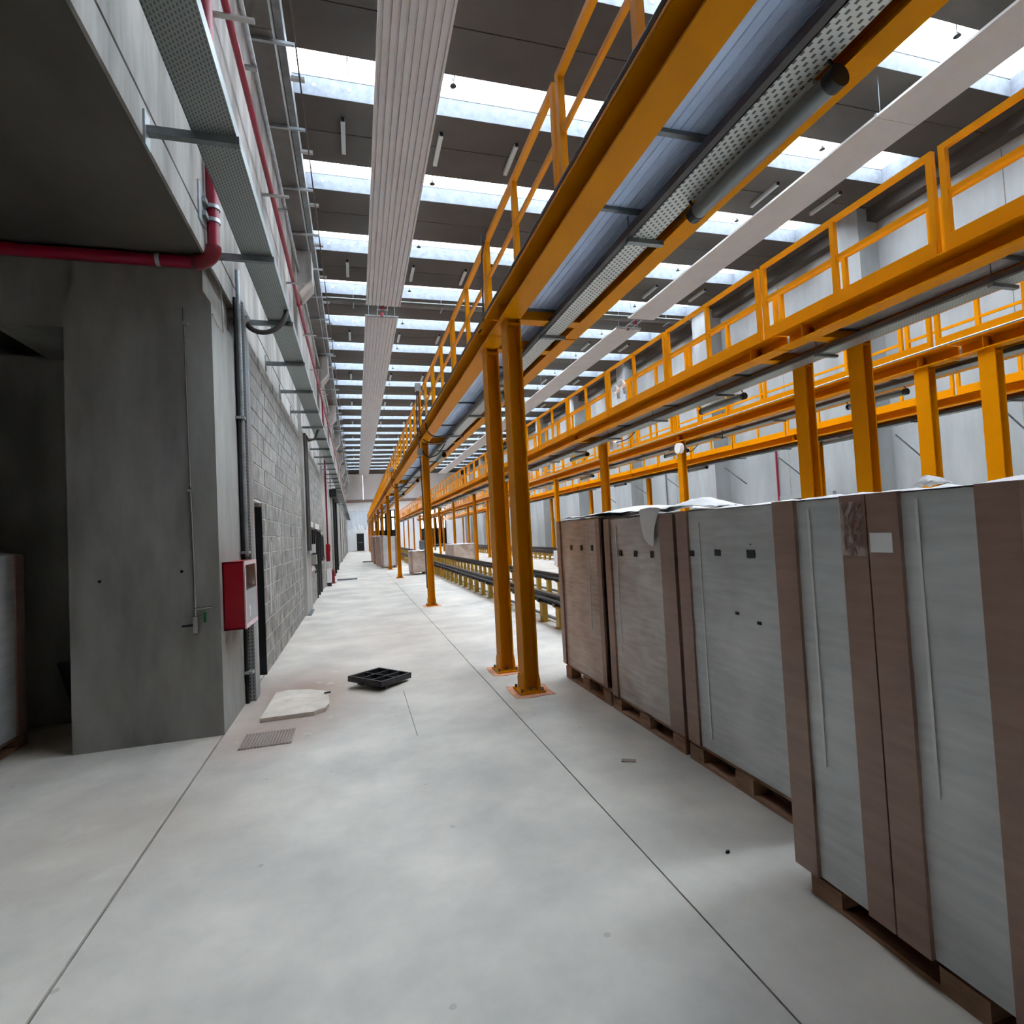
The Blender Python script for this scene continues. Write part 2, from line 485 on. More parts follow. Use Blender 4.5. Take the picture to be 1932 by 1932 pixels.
# ---- side bay under the low roof (left), with the big pillar
an = struct('wall_side_bay')
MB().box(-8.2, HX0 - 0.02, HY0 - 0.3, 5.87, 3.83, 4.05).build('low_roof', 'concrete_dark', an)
MB().box(-8.4, -8.1, HY0 - 0.3, 7.0, -0.1, 4.2).build('bay_wall', 'concrete_pillar', an)
MB().box(-8.1, -2.1, 5.90, 6.10, 0, 3.30).build('bay_wall', 'concrete_pillar', an)
MB().box(-8.1, -1.4, 6.9, 7.0, 0, 4.2).build('bay_wall', 'concrete_pillar', an)
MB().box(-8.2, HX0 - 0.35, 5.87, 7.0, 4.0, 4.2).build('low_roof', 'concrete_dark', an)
MB().box(-2.62, -2.02, 5.05, 5.9, 3.28, 3.83).build('haunch', 'concrete_pillar', an)
pl = struct('wall_pillar', (-1.58, 5.41, 0))
MB().box(-2.10, HX0, 4.95, 5.87, 0, 3.50).build('pillar_shaft', 'concrete_pillar', pl)
MB().prism([(-2.10, 3.50), (HX0, 3.50), (HX0 - 0.06, 3.60), (HX0 - 0.06, 3.83), (-2.02, 3.83), (-2.02, 3.60)], 'y', 4.96, 5.86).build('pillar_head', 'concrete_pillar', pl)
for (x, z) in ((-1.90, 1.28), (-1.34, 1.32)):
    MB().cyl((x, 4.948, z), (x, 4.96, z), 0.012, 10).build('form_tie_hole', 'opening_shade', pl)

# ---- block infill wall with a rough doorway
def block_wall(idx, y0, y1, z1, holes, as_parts):
    w = struct('wall_blocks_%d' % idx)
    m = MB()
    # mortar bed slightly behind the block faces, cut around holes
    cuts = sorted(holes)
    yy = y0
    for (a, b_, za, zb) in cuts:
        m.box(HX0 - 0.20, HX0 + 0.015, yy, a, 0, z1)
        if za > 0: m.box(HX0 - 0.20, HX0 + 0.015, a, b_, 0, za)
        m.box(HX0 - 0.20, HX0 + 0.015, a, b_, zb, z1)
        yy = b_
    m.box(HX0 - 0.20, HX0 + 0.015, yy, y1, 0, z1)
    m.build('mortar_bed', 'mortar', w)
    proto = {}
    joined = MB()
    r = 0; z = 0.0
    while z < z1 - 0.05:
        h = min(0.2, z1 - z)
        y = y0 - (0.2 if r % 2 else 0.0)
        while y < y1:
            a = max(y, y0); b_ = min(y + 0.4, y1)
            segs = [(a, b_)]
            for (ha, hb, za, zb) in holes:
                if z + h > za + 0.02 and z < zb - 0.02:
                    ns = []
                    for (p, q) in segs:
                        if q <= ha or p >= hb: ns.append((p, q)); continue
                        if p < ha: ns.append((p, ha))
                        if q > hb: ns.append((hb, q))
                    segs = ns
            for (p, q) in segs:
                if q - p < 0.05: continue
                L = round(q - p - 0.012, 3); hh = round(h - 0.012, 3)
                off = random.uniform(-0.002, 0.003)
                if as_parts:
                    k = (L, hh)
                    if k not in proto:
                        e = 0.004
                        mm = MB()
                        mm.prism([(-0.05, 0), (0.022 - e, 0), (0.022, e), (0.022, hh - e), (0.022 - e, hh), (-0.05, hh)], 'y', 0, L)
                        proto[k] = mm.mesh('block', 'concrete_block')
                    link('block', proto[k], w, (HX0 + off, p + 0.006, z + 0.006))
                else:
                    joined.box(HX0 - 0.05, HX0 + 0.022 + off, p + 0.006, q - 0.006, z + 0.006, z + h - 0.006)
            y += 0.4
        z += 0.2; r += 1
    if not as_parts:
        tag(joined.build('blockwork', 'concrete_block', w), kind='stuff')
    return w
b1 = block_wall(1, 6.30, 12.0, 3.74, [(6.30, 7.03, -0.1, 1.98)], True)
MB().box(-2.4, -1.27, 6.15, 7.03, 0, 2.2).build('doorway_shade_box', 'opening_shade', b1)  # solid black box painting the shade of the room behind the doorway
MB().box(HX0 - 0.25, HX0 + 0.02, 7.0, 7.032, 0.0, 1.94).build('doorway_shade_jamb', 'black_steel', b1)  # black plate over the far jamb, shade put into its colour
MB().box(HX0 - 0.25, HX0 - 0.05, 5.87, 6.12, 0, 3.74).box(HX0 - 0.25, HX0 - 0.02, 6.12, 6.30, 1.98, 3.74).build('wall_return', 'concrete_wall', b1)
# white lime runs on the blocks
for i in range(26):
    y = random.choice([random.uniform(7.1, 9.0), random.uniform(7.1, 11.8)])
    z0 = random.uniform(0.3, 1.6); L = random.uniform(0.15, 0.9); w_ = random.uniform(0.006, 0.018)
    MB().box(HX0 + 0.010, HX0 + 0.0265, y, y + w_, z0, z0 + L).build('mortar_run', 'block_stain', b1)
holes2 = [(13.9, 15.2, 0.95, 1.86), (15.7, 17.55, -0.1, 1.84), (17.8, 19.0, 0.92, 1.72)]
b2 = block_wall(2, 13.4, 19.1, 3.74, holes2, False)
MB().box(-1.9, -1.8, 13.4, 19.1, 0, 3.74).build('room_wall', 'concrete_wall', b2)
for k, (a, b_, za, zb) in enumerate(holes2):
    nm = 'door_1' if za < 0 else 'window_%d' % (wi + 1 + (k > 0))
    f = struct(nm, (HX0, (a + b_) / 2, max(0, za)))
    m = MB(); t = 0.06; za = max(0, za)
    m.box(HX0 - 0.05, HX0 + 0.05, a, a + t, za, zb); m.box(HX0 - 0.05, HX0 + 0.05, b_ - t, b_, za, zb)
    m.box(HX0 - 0.05, HX0 + 0.05, a, b_, zb - t, zb)
    m.box(HX0 - 0.05, HX0 + 0.05, (a + b_) / 2 - 0.04, (a + b_) / 2 + 0.04, za, zb)
    if k != 1: m.box(HX0 - 0.05, HX0 + 0.08, a, b_, za, za + t)
    m.build('frame', 'black_steel', f)
    MB().box(HX0 - 0.01, HX0 + 0.0, a + t, b_ - t, za, zb - t).build('pane', 'clear_glass', f)
# plain infill further down the wall
inf = struct('wall_infill')
for i in range(2, len(PIL)):
    a = PIL[i] + 1.35; b_ = PIL[i + 1] + 0.05 if i + 1 < len(PIL) else HY1
    MB().box(HX0 - 0.25, HX0 - 0.01 * (i % 2), a, b_, 0, 3.74).build('wall_panel', 'concrete_wall', inf)
MB().box(-2.0, -1.9, 5.0, 14, 0, 3.74).build('room_wall', 'concrete_wall', inf)
dr = struct('door_2', (HX0, 27.2, 0))
MB().box(HX0, HX0 + 0.16, 26.9, 27.05, 0, 3.45).build('frame', 'black_steel', dr)
MB().box(HX0, HX0 + 0.16, 29.9, 30.05, 0, 3.45).build('frame', 'black_steel', dr)
MB().box(HX0, HX0 + 0.30, 25.6, 30.3, 3.45, 3.78).build('shutter_box', 'black_steel', dr)
MB().box(HX0 - 0.005, HX0 + 0.03, 27.05, 29.9, 0, 3.45).build('shutter', 'galvanised_dull', dr)

# ---- right wall
wr = struct('wall_right')
MB().box(HX1, HX1 + 0.3, HY0 - 0.3, HY1 + 0.3, 0, ZC + 0.05).build('wall_face', 'concrete_right', wr)
for i, y in enumerate([-2.2] + PIL):
    MB().box(HX1 - 0.70, HX1, y, y + 0.95, 0, ZC).build('pilaster', 'concrete_right', wr)
MB().box(HX1 - 0.35, HX1, HY0, HY1, ZC - 0.35, ZC).build('wall_beam', 'concrete_ceiling', wr)
for y in [PIL[i] + 3.9 for i in range(9)]:
    MB().box(HX1 - 0.004, HX1 - 0.001, y, y + 0.02, 0, ZC - 0.4).build('panel_joint', 'joint_dark', wr)
# small openings in the right wall
dk = struct('door_3', (HX1, 40.5, 0))
MB().box(HX1 - 0.02, HX1 - 0.001, 40.2, 41.3, 0, 2.3).build('door_leaf', 'door_dark', dk)
MB().box(HX1 - 0.03, HX1 - 0.001, 40.1, 40.2, 0, 2.4).build('frame', 'black_steel', dk)
dk2 = struct('door_4', (HX1, 15.6, 0))
MB().box(HX1 - 0.03, HX1 - 0.001, 14.2, 16.2, 0, 2.15).build('door_leaf', 'opening_shade', dk2)  # flat black panel painting the darkness of an opening
MB().box(HX1 - 0.12, HX1 - 0.001, 14.1, 16.4, 2.15, 2.28).build('lintel', 'concrete_right', dk2)

# ---- far wall with gates
wf = struct('wall_far')
GATES = [(2.05, 5.15, 5.3), (8.4, 12.0, 5.3)]
m = MB()
xx = HX0 - 0.3
for (a, b_, h) in GATES:
    m.box(xx, a, HY1, HY1 + 0.3, 0, 6.4); m.box(a, b_, HY1, HY1 + 0.3, h, 6.4); xx = b_
m.box(xx, HX1 + 0.3, HY1, HY1 + 0.3, 0, 6.4)
m.build('lower_wall', 'concrete_end', wf)
MB().box(HX0 - 0.3, HX1 + 0.3, HY1 - 0.25, HY1 + 0.3, 6.4, 6.75).build('ledge_beam', 'beam_brown', wf)
x = HX0 - 0.3; i = 0
while x < HX1:
    MB().box(x, x + 2.49, HY1 - 0.02 * (i % 2), HY1 + 0.3, 6.75, ZC + 0.05).build('wall_panel', 'concrete_end', wf)
    x += 2.5; i += 1
for gi, (a, b_, h) in enumerate(GATES):
    g = struct('door_%d' % (5 + gi), ((a + b_) / 2, HY1, 0))
    m = MB()
    nb = 5
    for k in range(nb + 1):
        x = a + (b_ - a) * k / nb
        m.box(max(a, x - 0.17), min(b_, x + 0.17), HY1 + 0.05, HY1 + 0.15, 0, h)
    m.box(a, b_, HY1 + 0.05, HY1 + 0.15, h - 0.12, h)
    m.box(a, b_, HY1 + 0.05, HY1 + 0.15, 4.15, 4.4)
    m.box(a, b_, HY1 + 0.05, HY1 + 0.15, 0, 2.6)
    m.build('gate_leaf', 'door_dark', g)
    for k in range(nb):
        x0 = a + (b_ - a) * k / nb + 0.17; x1 = a + (b_ - a) * (k + 1) / nb - 0.17
        MB().box(x0, x1, HY1 + 0.09, HY1 + 0.10, 2.6, 4.15).build('pane', 'clear_glass', g)
        MB().box(x0, x1, HY1 + 0.09, HY1 + 0.10, 4.4, h - 0.12).build('pane', 'clear_glass', g)
dE = struct('door_7', (0.5, HY1, 0))
MB().box(0.06, 0.98, HY1 - 0.04, HY1, 0, 2.25).build('door_leaf', 'door_dark', dE)
MB().box(0.0, 1.04, HY1 - 0.05, HY1, 2.25, 2.33).build('frame', 'concrete_right', dE)
MB().box(0.28, 0.76, HY1 - 0.055, HY1 - 0.04, 1.08, 1.13).build('push_bar', 'galvanised', dE)
# ---- near wall, behind the camera
wnr = struct('wall_near')
MB().box(-8.4, HX1 + 0.3, HY0 - 0.3, HY0, -0.1, ZC + 0.1).build('wall_face', 'concrete_wall', wnr)

# ================================================================== YELLOW WORK PLATFORMS
ZB, ZT = 3.52, 3.70            # underside and top of the platform beams
COLY = [4.95, 5.80, 11.95, 20.95, 27.0, 33.2, 39.4, 45.5, 51.6, 57.7, 63.8, 70.0]
SPL = [(-2.0, 5.42), (5.46, 41.0), (41.04, 74.0)]

def ibeam(x0, x1, y0, y1, inner):
    t = 0.014; xm = x0 + (x1 - x0) * 0.92
    return MB().box(x0, x1, y0, y1, ZB, ZB + t).box(x0 - 0.03, x1, y0, y1, ZT - t, ZT).box(xm - 0.006, xm + 0.006, y0, y1, ZB + t, ZT - t)

# --- shared meshes
def column_mesh():
    m = MB(); w, d, t = 0.14, 0.20, 0.014; h = ZB
    m.box(0, t, 0, d, 0, h); m.box(w - t, w, 0, d, 0, h); m.box(t, w - t, d / 2 - 0.005, d / 2 + 0.005, 0, h)
    m.box(t, w - t, 0.004, d - 0.004, h - 0.06, h - 0.045)
    return m.mesh('column', 'yellow_paint')
ME_COL = column_mesh()
m = MB(); m.box(-0.05, 0.19, -0.04, 0.24, 0.0, 0.02)
ME_BASE = m.mesh('base_plate', 'yellow_paint')
ME_STIFF = MB().prism([(0.0, 0.02), (0.20, 0.02), (0.20, 0.12), (0.16, 0.17), (0.04, 0.17), (0.0, 0.12)], 'x', 0, 0.012).mesh('stiffener', 'yellow_paint')
ME_BOLT = MB().cyl((0, 0, 0.02), (0, 0, 0.05), 0.012, 6).mesh('anchor_bolt', 'galvanised_dull')
BOLTS = [(x, y, 0) for x in (-0.028, 0.165) for y in (0.0, 0.2)] + [(0.07, 0.04, 0), (0.07, 0.16, 0)]
m = MB(); 
poly = [(-0.11, -0.09), (0.02, -0.13), (0.17, -0.10), (0.26, -0.11), (0.25, 0.05), (0.27, 0.24), (0.20, 0.32), (0.04, 0.29), (-0.10, 0.31), (-0.12, 0.12)]
m.prism(poly, 'z', 0.0, 0.004)
ME_GROUT = m.mesh('grout_pad', 'orange_grout')

# --- railing section (2.14 m), local: Y along, z from beam top
SL = 2.14
def rail_section_meshes():
    a = MB(); p = 0.055; w = 0.024; H = 0.95
    a.box(-w, w, 0, p, 0, H); a.box(-w, w, SL - p, SL, 0, H); a.box(-w, w, p, SL - p, H - p * 0.9, H)
    f = a.mesh('guard_rail', 'yellow_paint')
    b = MB().box(-w, w, SL / 2 - p / 2, SL / 2 + p / 2, 0, H - p * 0.9).mesh('middle_post', 'yellow_paint')
    c = MB().box(-0.015, 0.015, p, SL - p, 0.50, 0.54).mesh('middle_rail', 'yellow_paint')
    d = MB().box(-0.030, -0.0245, 0.005, SL - 0.005, 0.005, 0.155).mesh('toe_board', 'yellow_paint')
    return f, b, c, d
RSM = rail_section_meshes()
def railing(parent, x, y0, y1):
    y = y0
    while y < y1:
        g = link('guard_rail', RSM[0], parent, (x - parent.location.x, y - parent.location.y, ZT))
        link('middle_post', RSM[1], g); link('middle_rail', RSM[2], g); link('toe_board', RSM[3], g)
        y += 2.2

def platform(label, xl, xr, wl_, wr_, colx, rails, near, grout):
    t = thing('work_platform', label, 'platform', ((xl + xr) / 2, 20.0, 0), 'yellow work platforms')
    for (a, b_) in SPL:
        ibeam(xl, xl + wl_, a, b_, 1).build('side_beam', 'yellow_paint', t)
        ibeam(xr - wr_, xr, a, b_, 1).build('side_beam', 'yellow_paint', t)
    # deck sheets with ribs along the platform
    y = -2.0
    joints = [-2.0, -0.2, 0.9, 2.6, 3.33, 5.05, 6.9, 8.85, 10.7]
    while joints[-1] < 72: joints.append(joints[-1] + 2.2)
    for k in range(len(joints) - 1):
        a, b_ = joints[k] + 0.006, joints[k + 1] - 0.006
        x0, x1 = xl + wl_ * 0.9 + 0.01, xr - wr_ * 0.5 - 0.01
        m = MB()
        nr = 12 if b_ < 30 else 4
        prof = []
        for q in range(nr):
            u0 = x0 + (x1 - x0) * q / nr; u1 = x0 + (x1 - x0) * (q + 1) / nr; du = (u1 - u0)
            prof += [(u0, 3.660), (u0 + du * 0.80, 3.660), (u0 + du * 0.84, 3.668), (u0 + du * 0.96, 3.668)]
        prof += [(x1, 3.660), (x1, 3.675), (x0, 3.675)]
        m.prism(prof, 'y', a, b_)
        m.build('deck_sheet', 'deck_galvanised' if near else 'deck_grey', t)
        if b_ < 45:
            MB().box(xl + wl_ * 0.9 + 0.01, xr - wr_ * 0.5 - 0.01, b_ - 0.015, b_ + 0.02, 3.635, 3.659).build('deck_angle', 'galvanised_dull', t)
    for y in COLY:
        c = link('column', ME_COL, t, (colx - t.location.x, y - t.location.y, 0))
        link('base_plate', ME_BASE, c); link('stiffener', ME_STIFF, c, (-0.012, 0, 0)); link('stiffener', ME_STIFF, c, (0.14, 0, 0))
        if near and y < 22:
            for bq in BOLTS: link('anchor_bolt', ME_BOLT, c, bq)
        if grout: link('grout_pad', ME_GROUT, c, (0, 0, 0.0), (0, 0, 0))
        # cross beams at the column heads
        MB().box(xl + wl_ * 0.55, xr - wr_ * 0.55, y + 0.03, y + 0.17, ZB + 0.002, ZB + 0.012).box(xl + wl_ * 0.55, xr - wr_ * 0.55, y + 0.095, y + 0.105, ZB + 0.012, ZB + 0.13).build('cross_beam', 'yellow_paint', t)
        if y < 30:
            MB().box(xl + 0.005, xl + wl_ * 0.82 - 0.006, y + 0.095, y + 0.105, ZB + 0.014, ZT - 0.014).build('web_stiffener', 'yellow_paint', t)
    for (x, y0, y1) in rails:
        railing(t, x, y0, y1)
    return t

pA = platform('nearest yellow platform on twin front columns, rising over the aisle', 1.39, 2.35, 0.195, 0.15, 1.44,
              [(1.47, 1.33 - 2.2, 72)], True, True)
pB = platform('second yellow platform, across the first track, with see-through guard rails', 4.94, 5.87, 0.20, 0.195, 5.68,
              [(5.0, 1.33 - 2.2, 72), (5.82, 1.95 - 2.2, 72)], False, False)
pC = platform('third yellow platform seen below and behind the second one', 7.75, 8.71, 0.195, 0.15, 7.80,
              [(7.83, 1.33, 72), (8.65, 2.4, 50)], False, False)
pD = platform('farthest yellow platform, close to the right wall', 11.25, 12.2, 0.15, 0.195, 12.0,
              [(11.31, 3.53, 72)], False, False)
# conduit along the outer edge of the nearest platform
m = MB().cyl((1.345, -2, 3.715), (1.345, 72, 3.715), 0.012, 8)
c = m.build('conduit', 'rubber_hose', None); tag(c, 'thin dark conduit along the outer top edge of the nearest platform', 'conduit')
m = MB().cyl((7.705, 2, 3.72), (7.705, 72, 3.72), 0.014, 8)
c = m.build('conduit', 'galvanised', None); tag(c, 'thin bright conduit along the edge of the third yellow platform', 'conduit')

# ------------------------------------------------------------------ trays and lamps under the platforms
def platform_tray(label, x0, x1, z, y0, y1, matn):
    t = thing('cable_tray', label, 'cable tray', ((x0 + x1) / 2, (y0 + y1) / 2, z), 'perforated trays under the platforms')
    y = y0; k = 0
    while y < y1:
        b_ = min(y + 3.0, y1)
        MB().box(x0, x1, y, b_ - 0.004, z, z + 0.004).box(x0, x0 + 0.004, y, b_ - 0.004, z, z + 0.055).box(x1 - 0.004, x1, y, b_ - 0.004, z, z + 0.055).build('tray_length', matn, t)
        y = b_; k += 1
    y = 3.38 - 1.9 * 3
    while y < min(y1, 45):
        if y > y0:
            MB().box(x0 - 0.03, x1 + 0.07, y, y + 0.045, z - 0.032, z - 0.001).build('tray_bracket', 'galvanised_dull', t)
            MB().cyl((x0 - 0.015, y + 0.02, z - 0.01), (x0 - 0.015, y + 0.02, 3.655), 0.005, 6).build('hanger_rod', 'galvanised_dull', t)
        y += 1.9
    MB().box(x0 - 0.045, x0 - 0.006, y0, y1, z + 0.0, z + 0.05).build('cable_channel', 'rubber_hose', t)
    return t
platform_tray('white perforated cable tray hung under the nearest yellow platform', 1.925, 2.10, 3.50, -2, 72, 'tray_light')
platform_tray('grey perforated cable tray hung under the second yellow platform', 5.40, 5.62, 3.44, -2, 72, 'tray_perforated')
platform_tray('grey perforated cable tray hung under the third yellow platform', 8.10, 8.30, 3.46, 2, 72, 'tray_perforated')
platform_tray('grey perforated cable tray under the farthest platform, near right wall', 11.7, 11.9, 3.46, 4, 72, 'tray_perforated')

def tube_lamp(label, x, y0, z, group):
    t = thing('tube_lamp', label, 'lamp', (x, y0 + 0.55, z), group)
    MB().cyl((x, y0 + 0.05, z), (x, y0 + 1.05, z), 0.048, 18).build('tube', 'tube_grey', t, True)
    MB().cyl((x, y0, z), (x, y0 + 0.055, z), 0.052, 18).build('end_cap', 'black_steel', t, True)
    MB().cyl((x, y0 + 1.045, z), (x, y0 + 1.10, z), 0.052, 18).build('end_cap', 'black_steel', t, True)
    MB().box(x - 0.05, x - 0.02, y0 + 0.1, y0 + 1.0, z + 0.03, z + 0.05).build('reflector', 'lamp_white', t)
    for y in (y0 + 0.02, y0 + 1.08):
        MB().tube([(x, y, z + 0.04), (x - 0.02, y, z + 0.06), (x - 0.04, y, z + 0.085)], 0.008, 6).build('clip', 'black_steel', t)
    return t
for k, y in enumerate((1.85, 7.4, 13.2, 19.2, 25.2)):
    tube_lamp(['large grey tube lamp under the nearest platform, closest to the camera',
               'second grey tube lamp along the nearest platform',
               'third grey tube lamp along the nearest platform',
               'fourth grey tube lamp along the nearest platform',
               'fifth grey tube lamp along the nearest platform'][k], 2.115, y, 3.425, 'tube lamps under the platforms')
for k, y in enumerate((1.2, 7.0, 12.9, 18.9)):
    tube_lamp('grey tube lamp under the second platform, ' + ORD[k] + ' one from the front', 5.72, y, 3.37, 'tube lamps under the platforms')
for k, y in enumerate((6.6, 12.6, 18.6)):
    tube_lamp('grey tube lamp under the third platform, ' + ORD[k] + ' one from the front', 8.42, y, 3.39, 'tube lamps under the platforms')
for k, y in enumerate((10.5, 16.5, 22.5)):
    tube_lamp('grey tube lamp under the farthest platform, ' + ORD[k] + ' one from the front', 12.0 - 0.25, y, 3.38, 'tube lamps under the platforms')

# junction boxes, floodlights and hoses on the platforms
def junction(label, p, hoses, matn='galvanised', s=0.11, rnd=False):
    t = thing('junction_box', label, 'junction box', p, 'junction boxes on the platforms')
    x, y, z = p
    if rnd:
        MB().cyl((x - 0.06, y, z), (x + 0.05, y, z), s * 0.8, 16).build('housing', matn, t, True)
    else:
        MB().box(x - s / 2, x + s / 2, y - s / 2, y + s / 2, z - s * 0.7, z + s * 0.7).build('housing', matn, t)
    MB().cyl((x + s * 0.3, y, z), (x + s * 0.75, y, z), s * 0.3, 10).build('gland', 'black_steel', t)
    for h in hoses:
        pts = []
        for q in range(len(h) - 1):
            for u in range(4):
                a, b_ = Vector(h[q]), Vector(h[q + 1]); f = u / 4
                pts.append(a.lerp(b_, f))
        pts.append(Vector(h[-1]))
        # smooth
        for _ in range(3):
            pts = [pts[0]] + [(pts[i - 1] + pts[i] * 2 + pts[i + 1]) / 4 for i in range(1, len(pts) - 1)] + [pts[-1]]
        MB().tube(pts, 0.013, 8).build('hose', 'rubber_hose', t, True)
    return t
junction('grey box with drooping hoses on the rail above the second column', (1.33, 11.3, 4.55),
         [[(1.34, 11.3, 4.48), (1.36, 11.4, 4.1), (1.33, 11.5, 3.7), (1.45, 11.5, 3.42), (1.9, 11.5, 3.46)],
          [(1.38, 11.3, 4.6), (1.44, 11.2, 4.4), (1.40, 10.7, 3.8), (1.36, 10.6, 3.55), (1.5, 10.6, 3.38), (1.9, 10.6, 3.46)],
          [(1.31, 11.3, 4.48), (1.30, 11.5, 4.0), (1.33, 11.7, 3.6), (1.38, 11.88, 3.4)]])
junction('grey box with a looped hose on the second column head', (1.38, 11.86, 3.30),
         [[(1.44, 11.86, 3.30), (1.55, 11.8, 3.16), (1.75, 11.8, 3.22), (1.92, 11.8, 3.47)], [(1.38, 11.88, 3.24), (1.40, 11.9, 2.4), (1.41, 11.9, 0.4)]])
junction('small box with hose on the third column of the nearest platform', (1.33, 20.6, 4.0),
         [[(1.33, 20.6, 3.95), (1.32, 20.7, 3.5), (1.40, 20.8, 3.3), (1.9, 20.8, 3.45)]])
junction('white round box on a middle column of the third platform', (7.72, 11.90, 3.34),
         [[(7.80, 11.9, 3.34), (7.95, 11.8, 3.2), (8.12, 11.7, 3.40)], [(8.05, 10.6, 3.95), (8.02, 10.6, 3.6), (8.06, 10.7, 3.35), (8.2, 10.9, 3.42)]], 'plastic_white', 0.16, True)
junction('white round box on a middle column of the second platform', (5.88, 11.75, 3.40),
         [[(5.9, 11.7, 3.45), (6.0, 11.2, 3.45), (5.9, 10.6, 3.60)]], 'plastic_white', 0.13, True)
def floodlight(label, p):
    t = thing('floodlight', label, 'floodlight', p, 'small white floodlights on the guard rail')
    x, y, z = p
    MB().cyl((x, y, z), (x - 0.09, y - 0.03, z + 0.02), 0.055, 14, 0.085).build('lamp_head', 'plastic_white', t, True)
    MB().cyl((x - 0.09, y - 0.03, z + 0.02), (x - 0.10, y - 0.033, z + 0.022), 0.07, 14).build('lens', 'lamp_white', t)
    MB().box(x - 0.01, x + 0.03, y - 0.02, y + 0.02, z - 0.16, z).build('bracket', 'galvanised', t)
floodlight('left one of two white floodlights on the second platform guard rail', (4.93, 9.55, 4.10))
floodlight('right one of two white floodlights on the second platform guard rail', (4.93, 9.30, 4.14))
m = MB().cyl((1.53, 5.66, 3.75), (1.50, 5.62, 4.62), 0.010, 8)
cb = thing('drop_cable', 'grey cable hanging from the rail beside the twin front columns', 'cable', (1.40, 5.75, 3.7))
MB().tube([(1.43, 5.55, 4.62), (1.40, 5.62, 4.45), (1.40, 5.66, 4.0), (1.40, 5.68, 3.72), (1.36, 5.75, 3.66)], 0.010, 8).build('cable', 'rubber_hose', cb, True)
MB().box(1.39, 1.42, 5.53, 5.60, 4.55, 4.66).build('clamp', 'black_steel', cb)

# ================================================================== RAISED TRACKS
def ibar(x, y0, y1, zt):
    return MB().prism([(x - 0.035, zt - 0.035), (x - 0.035, zt), (x + 0.035, zt), (x + 0.035, zt - 0.035), (x + 0.009, zt - 0.05), (x + 0.009, zt - 0.14), (x + 0.07, zt - 0.155), (x + 0.07, zt - 0.165), (x - 0.07, zt - 0.165), (x - 0.07, zt - 0.155), (x - 0.009, zt - 0.14), (x - 0.009, zt - 0.05)], 'y', y0, y1)
m = MB(); m.prism([(-0.085, 0.335), (0.085, 0.335), (0.085, 0.32), (0.045, 0.30), (0.045, 0.012), (0.08, 0.012), (0.08, 0.0), (-0.08, 0.0), (-0.08, 0.012), (-0.045, 0.012), (-0.045, 0.30), (-0.085, 0.32)], 'y', -0.07, 0.07)
ME_STILT = m.mesh('rail_post', 'rail_post_yellow')
m = MB(); m.prism([(-0.10, 0.3352), (0.10, 0.3352), (0.10, 0.385), (0.075, 0.385), (0.072, 0.345), (-0.072, 0.345), (-0.075, 0.385), (-0.10, 0.385)], 'y', -0.05, 0.05)
ME_CLIP = m.mesh('rail_clip', 'steel_rail')
def track(label, xa, xb, y0, y1):
    t = thing('raised_track', label, 'track', ((xa + xb) / 2, (y0 + y1) / 2, 0), 'raised tracks')
    for x in (xa, xb):
        ibar(x, y0, y1, 0.50).build('rail', 'steel_rail', t)
        MB().box(x - 0.10, x - 0.04, y0, y1, 0.405, 0.425).build('guard_strip', 'black_steel', t)
        MB().cyl((x + 0.13, y0, 0.06), (x + 0.13, y1, 0.06), 0.03, 8).build('service_pipe', 'galvanised_dull', t)
        y = 6.45
        while y < 60:
            if y > y0:
                p = link('rail_post', ME_STILT, t, (x - t.location.x, y - t.location.y, 0))
                if y < 25: link('rail_clip', ME_CLIP, p)
            y += 0.76
    return t
track('raised rail track between the first and second yellow platforms', 2.93, 4.37, 5.6, 74)
track('raised rail track beyond the third platform, near the right side', 9.26, 10.70, 5.6, 74)
bf = thing('buffer_beam', 'wide brown steel beam along the first track, far down the hall', 'beam', (2.75, 29, 0))
MB().box(2.72, 2.78, 24.8, 34, 0.05, 0.30).build('beam_side', 'rail_post_yellow', bf)

# ================================================================== CEILING EQUIPMENT
def heater(label, x0, x1, z, y0, y1, grooves, bands):
    t = thing('radiant_heater', label, 'heater panel', ((x0 + x1) / 2, (y0 + y1) / 2, z), 'long white radiant heater panels')
    n = grooves
    cuts = [y0] + [b_ for b_ in bands if y0 < b_ < y1] + [y1]
    for k in range(len(cuts) - 1):
        prof = [(x0, z + 0.05), (x0, z)]
        for q in range(n):
            xc = x0 + (x1 - x0) * (q + 0.5) / n
            prof += [(xc - 0.022, z), (xc - 0.012, z + 0.028), (xc + 0.012, z + 0.028), (xc + 0.022, z)]
        prof += [(x1, z), (x1, z + 0.05), (x1 - 0.01, z + 0.05), (x1 - 0.01, z + 0.035), (x0 + 0.01, z + 0.035), (x0 + 0.01, z + 0.05)]
        MB().prism(prof, 'y', cuts[k] + 0.004, cuts[k + 1] - 0.004).build('panel', 'panel_white', t)
    for b_ in cuts:
        MB().box(x0 - 0.01, x1 + 0.01, b_ - 0.03, b_ + 0.03, z + 0.036, z + 0.07).build('joint_bar', 'galvanised', t)
        for x in (x0 + 0.12, x1 - 0.12):
            MB().cyl((x, b_, z + 0.05), (x, b_, ZC), 0.006, 6).build('hanger_rod', 'galvanised_dull', t)
    for x in (x0 + 0.25, x1 - 0.25):
        MB().cyl((x, y0, z + 0.065), (x, y1, z + 0.065), 0.022, 8).build('water_pipe', 'galvanised_dull', t)
    return t
ZH = 9.3
BANDS = [24.6, 29.1, 40.7]
heater('ribbed white heater panel overhead, left of the hall, near length', 0.61, 1.74, ZH, -2.0, 18.75, 9, [7.6])
heater('ribbed white heater panel, left of the hall, far length to end wall', 0.61, 1.74, ZH, 19.75, 69.5, 9, BANDS)
heater('plain white heater panel over the right side, near length', 10.19, 11.26, ZH, -2.0, 18.55, 0, [8.2])
